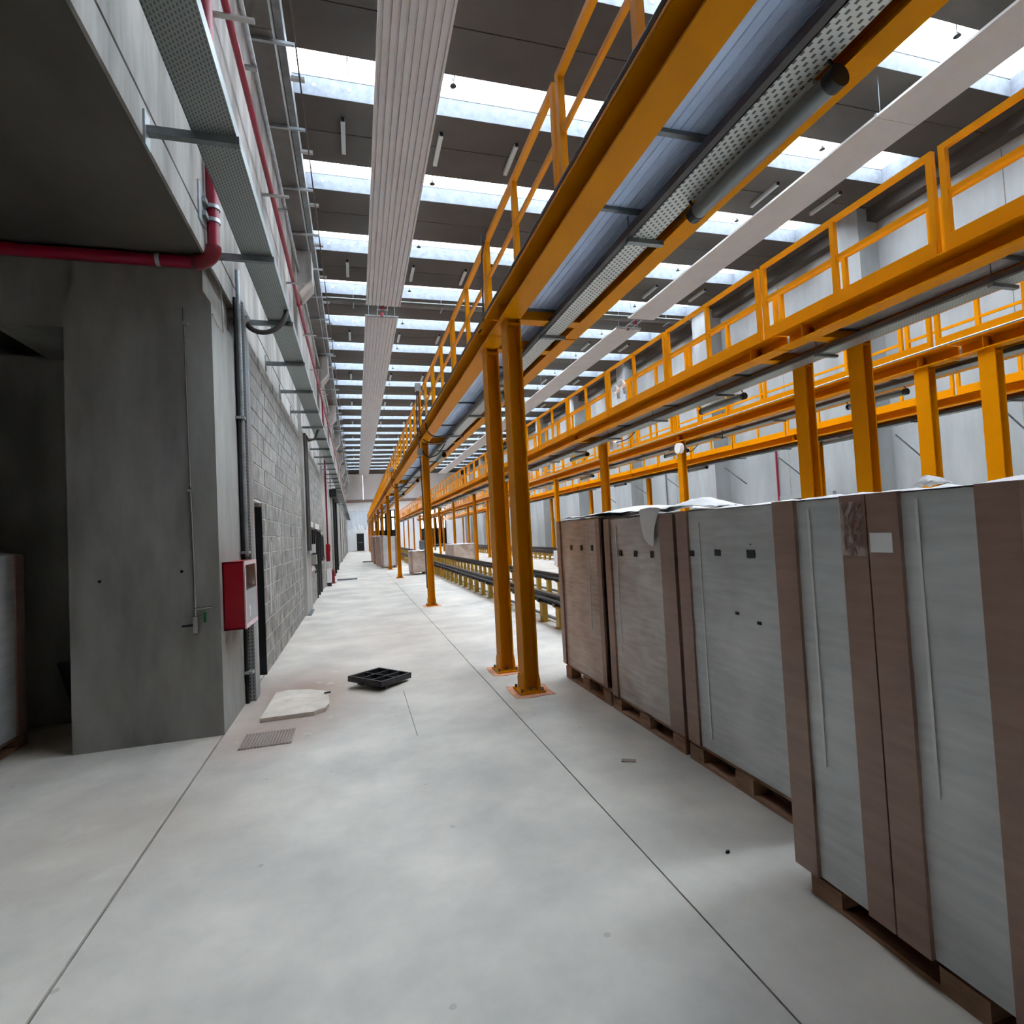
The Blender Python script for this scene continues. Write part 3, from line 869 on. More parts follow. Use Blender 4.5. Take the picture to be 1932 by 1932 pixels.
heater('plain white heater panel over the right side, far length', 10.19, 11.26, ZH, 19.55, 69.5, 0, BANDS)
t = thing('transverse_pipes', 'pair of grey pipes crossing the hall under the ceiling', 'pipes', (5, 19.2, 9.6), None)
for (y, z) in ((19.05, 9.55), (19.35, 9.62)):
    MB().cyl((HX0, y, z), (13.2, y, z), 0.075, 14).build('pipe', 'duct_grey', t, True)
for x in (0.2, 3.2, 6.2, 9.2, 12.2):
    MB().box(x, x + 0.04, 18.95, 19.45, 9.44, 9.47).build('support', 'galvanised_dull', t)
    MB().cyl((x + 0.02, 19.2, 9.47), (x + 0.02, 19.2, ZC), 0.008, 6).build('hanger_rod', 'galvanised_dull', t)
for (x, w_) in ((1.17, 'valve set with red wheel between left heater lengths'), (10.72, 'valve set with red wheel between right heater lengths')):
    t = thing('heater_valve', w_, 'valve', (x, 19.2, 9.3), 'heater valves')
    for dx in (-0.16, 0.16):
        MB().cyl((x + dx, 18.76, 9.36), (x + dx, 19.74, 9.36), 0.018, 8).build('connector', 'galvanised', t)
    MB().cyl((x, 19.0, 9.28), (x, 19.0, 9.40), 0.085, 16).build('hand_wheel', 'hydrant_red', t)
    MB().cyl((x, 19.6, 9.28), (x, 19.6, 9.40), 0.06, 16).build('hand_wheel', 'hydrant_red', t)
    MB().box(x - 0.2, x + 0.2, 19.19, 19.22, 9.34, 9.38).build('bar', 'galvanised', t)

# tube lights on the slabs
LX = [0.07, 2.10, 3.79, 5.75, 7.40, 9.10, 10.83, 12.84]
def ceiling_light(label, x, y, group):
    t = thing('ceiling_light', label, 'ceiling light', (x, y + 0.5, 10.1), group)
    MB().box(x - 0.045, x + 0.045, y, y + 1.0, 10.085, 10.165).build('housing', 'lamp_white', t)
    MB().box(x - 0.035, x + 0.035, y - 0.03, y, 10.09, 10.16).build('end_cap', 'black_steel', t)
    return t
proto = None
for r, yb in enumerate([11.5 + 6 * i for i in range(10)]):
    for ci, x in enumerate(LX):
        lab = 'slim unlit ceiling light, %s row from the front, %s from the left' % (ORD[r], ORD[ci]); grp = 'ceiling lights'
        if proto is None:
            proto = ceiling_light(lab, x, yb, grp)
        else:
            q = copy_tree(proto, None, (x, yb + 0.5, 10.1)); tag(q, lab, 'ceiling light', grp)
# small black sensors at the skylight edge
proto = None
for k in range(-1, 17):
    for side, x in enumerate((2.10, 10.74)):
        y = SKY0 + PITCH * k + 0.03
        lab = ('small black pendant under the %s skylight from the front, %s heater panel' % (ORD[k + 1], ('right of the left', 'left of the right')[side]))
        if proto is None:
            proto = thing('pendant_sensor', lab, 'sensor', (x, y, 10.1), 'black pendants at the skylights')
            MB().cyl((x, y, 9.98), (x, y, 10.06), 0.065, 12, 0.02).build('bell', 'black_steel', proto)
            MB().cyl((x, y, 10.06), (x, y, 10.30), 0.010, 6).build('stem', 'black_steel', proto)
        else:
            q = copy_tree(proto, None, (x, y, 10.1)); tag(q, lab, 'sensor', 'black pendants at the skylights')

# ================================================================== SERVICES ON THE LEFT WALL
# wide perforated tray on cantilever arms
t = thing('cable_tray', 'wide perforated cable tray on arms along the left wall', 'cable tray', (-0.71, 20, 3.92))
y = -1.0
while y < 70:
    b_ = y + 3.0
    MB().box(-0.83, -0.59, y, b_ - 0.004, 3.925, 3.929).box(-0.83, -0.826, y, b_ - 0.004, 3.925, 3.99).box(-0.594, -0.588, y, b_ - 0.004, 3.92, 4.0).build('tray_length', 'tray_perforated', t)
    y = b_
m = MB(); m.box(HX0, -0.575, 0, 0.045, 3.875, 3.922); ME_ARM = m.mesh('arm', 'galvanised_dull')
m = MB(); m.box(HX0, HX0 + 0.012, -0.02, 0.065, 3.80, 4.0); ME_ARMP = m.mesh('wall_plate', 'galvanised')
y = 0.59
while y < 68:
    dz = 0.0
    a = link('arm', ME_ARM, t, (0.71, y - 20, -3.92)); link('wall_plate', ME_ARMP, a)
    y += 1.45
for z in (3.945, 3.96):
    pass
for (x, r) in ((-0.78, 0.014), (-0.74, 0.011), (-0.69, 0.016)):
    MB().cyl((x, -1, 3.93 + r), (x, 69, 3.93 + r), r, 6).build('cable', 'rubber_hose', t)

# red sprinkler pipe along the wall
t = thing('sprinkler_pipe', 'long thin red pipe running along the upper left wall', 'pipe', (-0.95, 20, 6.4))
MB().cyl((-0.95, -2, 6.4), (-0.95, 70, 6.4), 0.035, 12).build('pipe', 'red_pipe', t, True)
for k in range(9):
    y = 5.35 + k * 2.75
    MB().box(HX0, -0.72, y, y + 0.05, 6.345, 6.365).build('pipe_arm', 'lamp_white', t)
for y in (11.9, 18.0, 24):
    MB().cyl((-0.95, y, 6.4), (-0.95, y + 0.12, 6.4), 0.046, 12).build('coupling', 'red_pipe', t, True)
MB().cyl((-0.95, 20.15, 1.4), (-0.95, 20.15, 6.4), 0.03, 10).build('drop_pipe', 'red_pipe', t, True)
t = thing('conduit', 'bright galvanised conduit just above the long red pipe', 'conduit', (-0.98, 20, 7.2))
MB().cyl((-0.965, -2, 7.3), (-0.965, 70, 7.3), 0.03, 10).build('pipe', 'galvanised', t, True)
for k in range(12):
    MB().box(HX0, -0.93, 4 + k * 3, 4.06 + k * 3, 7.24, 7.27).build('pipe_clip', 'galvanised', t)

# high dark service duct with cross arms and hanging rods
t = thing('service_duct', 'dark rectangular service duct high along the left wall', 'duct', (-0.88, 20, 7.75))
y = -2.0
for k in range(24):
    MB().box(-1.02, -0.745, y, y + 2.99, 7.75, 8.0).build('duct_length', 'duct_grey', t)
    y += 3.0
MB().box(-0.735, -0.64, -2, 70, 8.05, 8.30).build('side_channel', 'galvanised_dull', t)
k = 0
y = 4.1
while y < 60:
    MB().box(HX0, -0.50, y, y + 0.04, 7.70, 7.735).build('cross_arm', 'galvanised', t)
    MB().box(-0.62, -0.44, y + 0.75, y + 0.81, 7.88, 7.92).build('lug', 'lamp_white', t)
    y += 1.5; k += 1
MB().cyl((-0.5, -2, 7.86), (-0.5, 66, 7.86), 0.012, 6).build('wire', 'rubber_hose', t)

# conduits and perforated strut cover beside the pillar
t = thing('conduit_riser', 'perforated metal riser with conduits beside the large pillar', 'conduit', (-1.02, 5.9, 0))
MB().box(-1.06, -0.985, 5.88, 6.00, 0.0, 3.90).build('strut_cover', 'strut_perforated', t)
MB().box(-1.065, -0.985, 6.005, 6.12, 0.0, 3.60).build('cover_edge', 'galvanised', t)
MB().cyl((-1.05, 5.83, 0.0), (-1.05, 5.83, 3.92), 0.017, 12).build('pipe', 'black_steel', t, True)
MB().cyl((-1.022, 5.845, 1.40), (-1.022, 5.845, 4.2), 0.022, 12).build('pipe', 'galvanised', t, True)
for z in (0.28, 1.42, 2.72):
    MB().box(-1.067, -0.992, 5.78, 5.88, z, z + 0.025).build('clamp', 'galvanised', t)
t2 = thing('flexible_conduit', 'dark hose looping from the pillar riser up to the cable tray', 'hose', (-0.9, 5.95, 3.6))
pts = []
for i in range(15):
    a = math.pi * i / 14
    pts.append((-0.80 - 0.19 * math.cos(a), 6.0 + 0.10 * i / 14, 3.78 - 0.19 * math.sin(a) + (0.16 * i / 14)))
MB().tube(pts, 0.026, 10).build('hose', 'rubber_hose', t2, True)
MB().cyl((-1.02, 6.0, 3.72), (-0.97, 6.0, 3.80), 0.034, 10).build('gland', 'galvanised', t2)

# red water main: crosses the pillar head, elbow, climbs the wall
t = thing('water_main', 'thick red pipe with an elbow climbing past the pillar head', 'pipe', (-1.0, 4.85, 3.85))
MB().cyl((-8.0, 4.83, 3.77), (-1.17, 4.83, 3.77), 0.048, 16).build('pipe', 'red_pipe', t, True)
pts = []
for i in range(11):
    a = math.pi / 2 * i / 10
    pts.append((-1.15 + 0.14 * math.sin(a), 4.83, 3.77 + 0.14 * (1 - math.cos(a))))
MB().tube(pts, 0.058, 16).build('elbow', 'hydrant_red', t, True)
MB().cyl((-1.01, 4.83, 3.90), (-1.01, 4.83, 7.6), 0.048, 16).build('pipe', 'red_pipe', t, True)
for z in (4.10, 4.21):
    MB().cyl((-1.01, 4.83, z), (-1.01, 4.83, z + 0.03), 0.056, 16).build('clamp', 'galvanised', t, True)
MB().box(HX0, HX0 + 0.012, 4.62, 4.78, 4.03, 4.33).build('pipe_bracket', 'galvanised', t)
for zz in (4.095, 4.205):
    MB().box(-1.06, -1.03, 4.70, 4.80, zz, zz + 0.04).build('bracket_arm', 'galvanised', t)
MB().cyl((-1.42, 4.83, 3.77), (-1.39, 4.83, 3.77), 0.054, 16).build('clamp', 'galvanised', t, True)

# thin air line with taps on the pillar face
t = thing('air_line', 'thin metal pipe with small taps on the pillar front', 'pipe', (-1.25, 4.94, 0.9))
MB().cyl((-1.27, 4.935, 3.44), (-1.245, 4.935, 0.90), 0.008, 8).build('pipe', 'chrome', t, True)
MB().tube([(-1.245, 4.935, 1.02), (-1.20, 4.93, 1.02), (-1.13, 4.93, 1.025)], 0.010, 8).build('pipe', 'chrome', t, True)
MB().box(-1.262, -1.228, 4.905, 4.945, 0.83, 0.96).build('valve_body', 'chrome', t)
MB().box(-1.34, -1.26, 4.905, 4.925, 0.885, 0.90).build('lever', 'black_steel', t)
MB().box(-1.185, -1.165, 4.905, 4.925, 0.91, 0.99).build('lever', 'green_paint', t)
for z in (3.3, 1.95):
    MB().box(-1.275, -1.24, 4.925, 4.95, z, z + 0.02).build('clip', 'galvanised', t)
t = thing('thin_line', 'thin bent metal line on the aisle side of the pillar', 'pipe', (-1.05, 5.2, 3.6))
MB().tube([(-1.06, 5.30, 3.80), (-1.055, 5.30, 3.38), (-1.055, 5.10, 3.36), (-1.06, 4.94, 3.40)], 0.006, 8).build('pipe', 'chrome', t, True)

# fire hose cabinets
def hose_cabinet(label, x0, x1, y0, y1, z0, z1):
    t = thing('hose_cabinet', label, 'fire cabinet', (x0, (y0 + y1) / 2, z0), 'red fire hose cabinets')
    MB().box(x0, x1 - 0.01, y0, y1, z0, z0 + 0.012).box(x0, x1 - 0.01, y0, y1, z1 - 0.012, z1).box(x0, x1 - 0.01, y0, y0 + 0.012, z0, z1).box(x0, x1 - 0.01, y1 - 0.012, y1, z0, z1).box(x0, x0 + 0.01, y0, y1, z0, z1).build('body', 'red_paint', t)
    m = MB(); b = 0.035
    m.box(x1 - 0.012, x1, y0, y0 + b, z0, z1).box(x1 - 0.012, x1, y1 - b, y1, z0, z1).box(x1 - 0.012, x1, y0 + b, y1 - b, z0, z0 + b).box(x1 - 0.012, x1, y0 + b, y1 - b, z1 - b, z1)
    m.build('door_frame', 'frame_pale', t)
    zm = z0 + (z1 - z0) * 0.56
    d = MB().box(x1 - 0.010, x1 - 0.004, y0 + b, y1 - b, z0 + b, zm).build('door_plate', 'cabinet_grey', t)
    yc = (y0 + y1) / 2 - 0.08; zc = z0 + (zm - z0) * 0.45
    MB().prism([(yc - 0.012, zc - 0.06), (yc + 0.012, zc - 0.06), (yc + 0.012, zc), (yc + 0.035, zc), (yc, zc + 0.05), (yc - 0.035, zc), (yc - 0.012, zc)], 'x', x1 - 0.004, x1 - 0.002).build('arrow_mark', 'paper_label', d)
    MB().box(x1 - 0.008, x1 - 0.005, y0 + b, y1 - b, zm, z1 - b).build('glass', 'clear_glass', t)
    MB().tube([(x0 + 0.09 + 0.0 * i, (y0 + y1) / 2 + 0.10 * math.cos(i * 0.6), zm + 0.10 + 0.075 * math.sin(i * 0.6)) for i in range(22)], 0.018, 8).build('hose', 'lamp_white', t, True)
    MB().box(x0 + 0.05, x0 + 0.10, y1 - 0.16, y1 - 0.08, zm - 0.02, z1 - 0.08).build('nozzle', 'hydrant_red', t)
    return t
hose_cabinet('large red fire hose cabinet on the pillar side', HX0, -0.90, 5.04, 5.60, 0.81, 1.37)
hose_cabinet('small distant red fire hose cabinet on the left wall', HX0 + 0.07, -0.86, 19.75, 20.3, 0.82, 1.40)
t = thing('extinguisher_stand', 'white box on a black foot under the distant red cabinet', 'box', (-0.9, 19.6, 0))
MB().box(-0.985, -0.84, 19.45, 19.65, 0.12, 0.58).build('case', 'plastic_white', t)
MB().box(-0.98, -0.85, 19.46, 19.64, 0.0, 0.12).build('foot', 'black_steel', t)
t = thing('hydrant', 'dark red hydrant on the floor by the distant cabinet', 'hydrant', (-0.85, 20.7, 0))
MB().cyl((-0.85, 20.7, 0), (-0.85, 20.7, 0.42), 0.07, 14).build('barrel', 'hydrant_red', t, True)
MB().cyl((-0.85, 20.7, 0.42), (-0.85, 20.7, 0.50), 0.10, 14, 0.05).build('cap', 'hydrant_red', t, True)
MB().cyl((-0.96, 20.7, 0.30), (-0.74, 20.7, 0.30), 0.045, 12).build('outlet', 'hydrant_red', t, True)
MB().cyl((-0.85, 20.7, 0.0), (-0.85, 20.7, 0.03), 0.11, 14).build('base', 'hydrant_red', t, True)
# risers on the second pilaster
t = thing('conduit_riser', 'twin dark conduits on the second pilaster with a curved hose', 'conduit', (-0.97, 12.6, 0))
for y in (12.35, 12.75):
    MB().cyl((-0.965, y, 1.3), (-0.965, y, 3.80), 0.028, 10).build('pipe', 'rubber_hose', t, True)
MB().tube([(-0.96, 12.6, 3.80), (-0.90, 12.6, 3.68), (-0.78, 12.6, 3.72), (-0.70, 12.6, 3.93)], 0.026, 8).build('hose', 'rubber_hose', t, True)
MB().box(-1.0, -0.93, 12.25, 12.85, 1.25, 1.32).build('box', 'galvanised', t)
MB().box(-1.0, -0.94, 12.1, 12.95, 0.0, 0.03).build('foot_plate', 'galvanised_dull', t)
t = thing('wall_fittings', 'pale switch gear cluster between pilaster and first window', 'switchgear', (-1.0, 13.6, 1.2))
MB().box(-1.05, -0.92, 13.45, 13.62, 1.25, 1.45).build('box', 'plastic_white', t)
MB().box(-1.05, -0.90, 13.5, 13.75, 0.98, 1.2).build('box', 'lamp_white', t)
MB().tube([(-0.95, 13.6, 0.98), (-0.9, 13.65, 0.85), (-0.95, 13.75, 0.78)], 0.02, 6).build('cable', 'rubber_hose', t)

# right wall: braces and pipes
for k, y in enumerate([8.6, 11.2, 15.4, 18.2, 22.3, 25.4, 29.5]):
    t = tag(MB().tube([(HX1 - 0.02, y, 2.9), (HX1 - 0.95, y, 3.55)], 0.022, 6).build('wall_brace', 'galvanised_dull', None, loc=(HX1, y, 2.9)),
            'thin diagonal brace on the right wall, %s from the front' % ORD[k], 'brace', 'diagonal braces on the right wall')
for k, (y, mt) in enumerate(((16.5, 'red_pipe'), (20.9, 'galvanised_dull'), (23.9, 'galvanised_dull'), (10.9, 'galvanised_dull'))):
    t = tag(MB().cyl((HX1 - 0.06, y, 0.0), (HX1 - 0.06, y, 4.2), 0.035, 8).build('riser_pipe', mt, None, True, loc=(HX1, y, 0)),
            ['red vertical riser pipe on the right wall', 'grey riser pipe on the right wall left of the red one', 'grey riser pipe furthest along the right wall', 'grey riser pipe on the right wall nearest the front'][k], 'pipe', 'riser pipes on the right wall')

# plastic sheeting hung in front of the end wall
t = thing('plastic_curtain', 'bluish plastic sheet hung across the end of the aisle', 'sheet', (0.6, 66, 4))
random.seed(3)
hem = [random.uniform(-0.5, 0.3) for _ in range(25)]
def fn(u, v):
    x = -1.0 + 3.2 * u
    low = 3.0 + hem[int(u * 24)] + 0.5 * abs(u - 0.5) * -1.2
    return (x, 66 + 0.12 * math.sin(u * 40), 4.75 - v * (4.75 - low))
MB().grid(fn, 48, 8).build('sheet', 'plastic_sheet', t, True)
MB().cyl((-1.07, 66, 4.76), (2.3, 66, 4.76), 0.02, 6).build('wire', 'galvanised', t)

# ================================================================== PALLETS AND CARTONS
def pallet(label, x0, x1, y0, y1, h, group='wooden pallets under the cartons'):
    t = thing('pallet', label, 'pallet', ((x0 + x1) / 2, (y0 + y1) / 2, 0), group)
    L = y1 - y0; bw = 0.10
    for k in range(3):
        yb = y0 + (L - 0.145) * k / 2
        for j in range(3):
            xb = x0 + (x1 - x0 - bw) * j / 2
            MB().box(xb, xb + bw, yb, yb + 0.145, 0.02, h - 0.04).build('block', 'wood_pallet', t)
    for j in range(3):
        xb = x0 + (x1 - x0 - bw) * j / 2
        MB().box(xb, xb + bw, y0, y1, 0.0, 0.0195).build('bottom_board', 'wood_pallet', t)
    for k in range(3):
        yb = y0 + (L - 0.145) * k / 2
        MB().box(x0, x1, yb, yb + 0.145, h - 0.0395, h - 0.0205).build('stringer_board', 'wood_pallet', t)
    n = 5
    for j in range(n):
        w_ = (x1 - x0) / n
        MB().box(x0 + j * w_ + 0.012, x0 + (j + 1) * w_ - 0.012, y0, y1, h - 0.02, h).build('deck_board', 'wood_pallet', t)
    return t

def carton(label, x0, x1, y0, y1, z0, z1, film, strips, marks=(), seams=(), group='film-wrapped cartons on the right', bulge=0.006, paper=None, rev=False, seed=1):
    """tall carton: wrapped body, cardboard corner posts, printed marks.  the aisle face is x0"""
    t = thing('wrapped_carton', label, 'carton', ((x0 + x1) / 2, (y0 + y1) / 2, z0), group)
    rg = random.Random(seed)
    # body with softly uneven film
    m = MB()
    nu, nv = 10, 16
    bump = [[rg.uniform(-1, 1) for _ in range(nv + 1)] for _ in range(nu + 1)]
    def face(xf, sgn):
        def fn(u, v):
            e = min(u, 1 - u, v, 1 - v); k = min(1, e * 6)
            return (xf + sgn * bulge * k * (0.6 + 0.5 * bump[int(u * nu)][int(v * nv)]), y0 + (y1 - y0) * u, z0 + (z1 - z0) * v)
        return fn
    m.grid(face(x0 + 0.006, -1), nu, nv); m.grid(face(x1, 1), nu, nv)
    xa = x0 + 0.006
    n = len(m.v)
    m.v += [(xa, y0, z0), (x1, y0, z0), (x1, y1, z0), (xa, y1, z0), (xa, y0, z1), (x1, y0, z1), (x1, y1, z1), (xa, y1, z1)]
    m.f += [(n, n+3, n+2, n+1), (n+4, n+5, n+6, n+7), (n, n+1, n+5, n+4), (n+2, n+3, n+7, n+6)]
    m.build('body', film, t, True)
    for (a, b_) in strips:
        MB().box(x0 - 0.012, x0 + 0.05, a, b_, z0, z1 + 0.006).build('corner_post', 'film_cardboard', t)
    for yy in (y0 + 0.002, y1 - 0.062):
        MB().box(x1 - 0.06, x1 + 0.006, yy, yy + 0.06, z0, z1 + 0.004).build('corner_post', 'film_cardboard', t)
    for (yc, zc, w_, h_) in marks:
        MB().box(x0 - 0.0035, x0 - 0.001, yc - w_ / 2, yc + w_ / 2, zc - h_ / 2, zc + h_ / 2).build('printed_mark', 'print_dark', t)
    for (yc, za, zb) in seams:
        MB().box(x0 - 0.0036, x0 - 0.0006, yc - 0.005, yc + 0.005, za, zb).build('tape_seam', 'film_tape', t)
    if paper:
        (ya, yb, za, zb) = paper
        MB().box(x0 - 0.0145, x0 - 0.012, ya, yb, za, zb).build('paper_label', 'paper_label', t)
    # film gathered over the top
    def top(u, v):
        e = min(u, 1 - u, v, 1 - v)
        return (x0 + (x1 - x0) * u, y0 + (y1 - y0) * v, z1 + 0.004 + min(1, e * 8) * 0.012 * (1 + rg.uniform(-1, 1)))
    MB().grid(top, 9, 9).build('top_film', 'foam_sheet', t, True)
    return t

XR = 2.00
pallet('wooden pallet under the farthest wrapped carton of the row', XR, XR + 0.8, 4.31, 5.34, 0.14)
pallet('wooden pallet under the second wrapped carton of the row', XR, XR + 0.8, 3.22, 4.27, 0.12)
pallet('wooden pallet under the middle wrapped carton of the row', XR, XR + 0.8, 2.14, 3.17, 0.12)
pallet('wooden pallet under the two closest striped cartons', 1.70, 2.50, 0.72, 1.88, 0.10)
mk = 0.045
carton('farthest tall brownish film-wrapped carton of the row, beside the columns', XR, XR + 0.78, 4.34, 5.38, 0.142, 1.575, 'film_brown',
       [(5.29, 5.38), (4.34, 4.42)], [(5.02, 1.32, mk, 0.045), (4.77, 1.32, mk, 0.045), (4.53, 1.32, mk, 0.045)], [(4.62, 0.6, 1.5)], seed=2)
carton('beige film-wrapped carton, second from the columns, with foam on top', XR, XR + 0.78, 3.20, 4.25, 0.122, 1.56, 'film_beige',
       [(4.15, 4.25), (3.20, 3.37)], [(4.19, 1.29, mk, 0.045), (3.99, 1.29, mk, 0.045), (3.74, 1.29, mk, 0.045), (3.50, 1.29, mk, 0.045)], [(4.05, 0.5, 1.5)], seed=3)
carton('middle grey film-wrapped carton with three dark prints near the top', XR, XR + 0.78, 2.16, 3.16, 0.122, 1.57, 'film_white',
       [(3.04, 3.16), (2.16, 2.26)], [(3.02, 1.31, 0.06, 0.035), (2.76, 1.32, 0.055, 0.035), (2.48, 1.32, 0.06, 0.04), (2.62, 0.99, 0.03, 0.016), (2.45, 0.96, 0.03, 0.016), (2.48, 1.37, 0.008, 0.006)], [(2.93, 0.2, 1.5)], seed=4)
carton('narrow wrapped carton with brown corner strips, second closest to the camera', 1.68, 2.48, 1.488, 1.925, 0.102, 1.562, 'film_white',
       [(1.81, 1.925), (1.488, 1.59)], [], [(1.745, 0.55, 1.53)], seed=5)
carton('closest wrapped carton, white label near its top, cut by the frame', 1.68, 2.48, 1.03, 1.482, 0.102, 1.562, 'film_white',
       [(1.37, 1.482), (1.03, 1.14)], [], [(1.315, 0.62, 1.54)], paper=(1.395, 1.475, 1.37, 1.435), seed=6)
# wood strips under the closest pallet edge are part of the pallet; left bay carton
pallet('wooden pallet under the carton in the dark side bay', -3.40, -2.60, 4.45, 5.42, 0.10)
t = carton('white film-wrapped carton in the dark side bay at the left edge', -3.38, -2.615, 4.5, 5.41, 0.102, 1.515, 'film_white', [], seed=8, group='cartons elsewhere')
MB().box(-2.62, -2.60, 5.29, 5.41, 0.102, 1.52).build('corner_post', 'film_cardboard', t)
MB().box(-2.62, -2.60, 4.5, 4.6, 0.102, 1.52).build('corner_post', 'film_cardboard', t)
t = tag(MB().obox((-2.30, 5.62, 0.32), (0.22, 0.02, 0.66), Matrix.Rotation(0.5, 3, 'X')).build('leaning_board', 'black_steel', None, loc=(-2.3, 5.5, 0)),
        'dark board leaning in the corner beside the pillar', 'board')

# foam sheets lying over the cartons
def foam(label, pts, nu, nv, seed, amp):
    t = thing('foam_sheet', label, 'packing sheet', pts[0][0], 'white packing sheets on the cartons')
    rg = random.Random(seed)
    R = len(pts) - 1; Cn = len(pts[0]) - 1
    jit = [[rg.uniform(-1, 1) for _ in range(nv + 1)] for _ in range(nu + 1)]
    def fn(u, v):
        a = min(int(u * R), R - 1); b_ = min(int(v * Cn), Cn - 1); fu = u * R - a; fv = v * Cn - b_
        fu = fu * fu * (3 - 2 * fu) if False else fu
        p = Vector(pts[a][b_]).lerp(Vector(pts[a][b_ + 1]), fv).lerp(Vector(pts[a + 1][b_]).lerp(Vector(pts[a + 1][b_ + 1]), fv), fu)
        j = jit[int(round(u * nu))][int(round(v * nv))]
        return (p.x + amp * 0.5 * j, p.y + amp * 0.4 * j, p.z + amp * abs(j))
    ob = MB().grid(fn, nu, nv).build('sheet', 'foam_sheet', t, True)
    so = ob.modifiers.new('thick', 'SOLIDIFY'); so.thickness = 0.004
    sb = ob.modifiers.new('smooth', 'SUBSURF'); sb.levels = 1; sb.render_levels = 1
    return t
foam('white foam sheet heaped over the tops of two middle cartons',
     [[(1.978, 3.82, 1.59), (1.974, 3.60, 1.595), (1.974, 3.40, 1.59), (1.978, 3.22, 1.60), (2.0, 3.02, 1.60), (2.02, 2.80, 1.585)],
      [(2.10, 3.86, 1.60), (2.10, 3.62, 1.605), (2.10, 3.42, 1.61), (2.10, 3.20, 1.63), (2.10, 3.02, 1.65), (2.10, 2.78, 1.59)],
      [(2.22, 3.90, 1.60), (2.22, 3.66, 1.61), (2.22, 3.46, 1.62), (2.22, 3.28, 1.66), (2.22, 3.12, 1.655), (2.22, 2.86, 1.59)],
      [(2.40, 3.95, 1.59), (2.40, 3.72, 1.60), (2.40, 3.55, 1.615), (2.40, 3.40, 1.64), (2.40, 3.22, 1.62), (2.40, 3.0, 1.59)]], 16, 26, 5, 0.016)
foam('flap of white foam hanging over the front of the second carton',
     [[(1.976, 3.61, 1.615), (1.976, 3.50, 1.62), (1.976, 3.40, 1.62), (1.980, 3.31, 1.605)],
      [(1.972, 3.60, 1.54), (1.966, 3.50, 1.52), (1.968, 3.43, 1.53), (1.976, 3.36, 1.56)],
      [(1.974, 3.585, 1.46), (1.966, 3.50, 1.44), (1.970, 3.45, 1.45), (1.974, 3.41, 1.47)],
      [(1.974, 3.56, 1.40), (1.968, 3.49, 1.36), (1.972, 3.45, 1.345), (1.974, 3.43, 1.34)]], 12, 8, 9, 0.004)
foam('crumpled thin white film lying on the farthest carton',
     [[(2.0, 5.30, 1.60), (2.0, 4.9, 1.595), (2.0, 4.6, 1.60), (2.0, 4.15, 1.605), (2.0, 3.75, 1.59)],
      [(2.3, 5.30, 1.60), (2.3, 4.9, 1.61), (2.3, 4.6, 1.64), (2.3, 4.15, 1.66), (2.3, 3.75, 1.61)],
      [(2.7, 5.30, 1.59), (2.7, 4.9, 1.60), (2.7, 4.6, 1.62), (2.7, 4.15, 1.64), (2.7, 3.75, 1.60)]], 10, 24, 12, 0.018)
foam('crumpled white wad of film on the narrow striped carton',
     [[(2.00, 1.575, 1.59), (2.00, 1.55, 1.60), (2.00, 1.51, 1.60), (2.00, 1.485, 1.59)],
      [(2.03, 1.58, 1.59), (2.03, 1.555, 1.625), (2.03, 1.515, 1.61), (2.03, 1.48, 1.59)],
      [(2.06, 1.58, 1.59), (2.06, 1.555, 1.62), (2.06, 1.52, 1.612), (2.06, 1.485, 1.59)],
      [(2.09, 1.575, 1.585), (2.09, 1.55, 1.59), (2.09, 1.52, 1.59), (2.09, 1.49, 1.585)]], 14, 14, 21, 0.010)

# loose clear film bunched on the striped carton
t = thing('loose_film', 'crinkled clear film bunched near the top of the striped cartons', 'film', (1.664, 1.54, 1.45))
rg = random.Random(31)
jit = [[rg.uniform(0, 1) for _ in range(13)] for _ in range(13)]
MB().grid(lambda u, v: (1.667 - 0.002 - 0.012 * jit[int(round(u * 12))][int(round(v * 12))] * min(1, 5 * min(u, 1 - u, v, 1 - v)), 1.493 + 0.10 * u - 0.008 * v, 1.545 - 0.19 * v), 12, 12).build('film_piece', 'loose_film', t, True)

# distant pallets down the aisle
def far_carton(label, x0, x1, y0, y1, h, film, group='distant wrapped goods'):
    t = thing('wrapped_goods', label, 'wrapped goods', ((x0 + x1) / 2, (y0 + y1) / 2, 0), group)
    MB().box(x0 + 0.03, x0 + 0.12, y0, y1, 0, 0.1).box(x1 - 0.12, x1 - 0.03, y0, y1, 0, 0.1).box(x0, x1, y0, y1, 0.1, 0.13).build('pallet_base', 'wood_pallet', t)
    MB().box(x0, x1, y0, y1, 0.13, h).build('load', film, t)
    MB().box(x0 - 0.01, x0 + 0.08, y0 - 0.01, y0 + 0.02, 0.13, h + 0.01).build('corner_post', 'film_cardboard', t)
    MB().box(x1 - 0.08, x1 + 0.01, y0 - 0.01, y0 + 0.02, 0.13, h + 0.01).build('corner_post', 'film_cardboard', t)
    MB().grid(lambda u, v: (x0 - 0.02 + (x1 - x0 + 0.04) * u, y0 - 0.02 + (y1 - y0 + 0.04) * v, h + 0.02 + 0.02 * math.sin(u * 17 + v * 9)), 8, 8).build('top_sheet', 'foam_sheet', t, True)
    return t
far_carton('tall wrapped pallet beside the third column, front one of the distant row', 1.20, 1.95, 28.6, 30.2, 1.55, 'film_white')
far_carton('brown wrapped pallet behind the front one of the distant row', 1.02, 1.75, 31.2, 32.6, 1.62, 'film_cardboard')
far_carton('wrapped pallet in the middle of the distant row', 0.95, 1.70, 33.8, 35.2, 1.60, 'film_cardboard')
far_carton('wrapped pallet at the back of the distant row', 0.90, 1.65, 36.6, 38.2, 1.66, 'film_cardboard')
far_carton('low white wrapped pallet beside the first raised track', 2.02, 2.66, 22.1, 23.1, 0.92, 'film_brown')
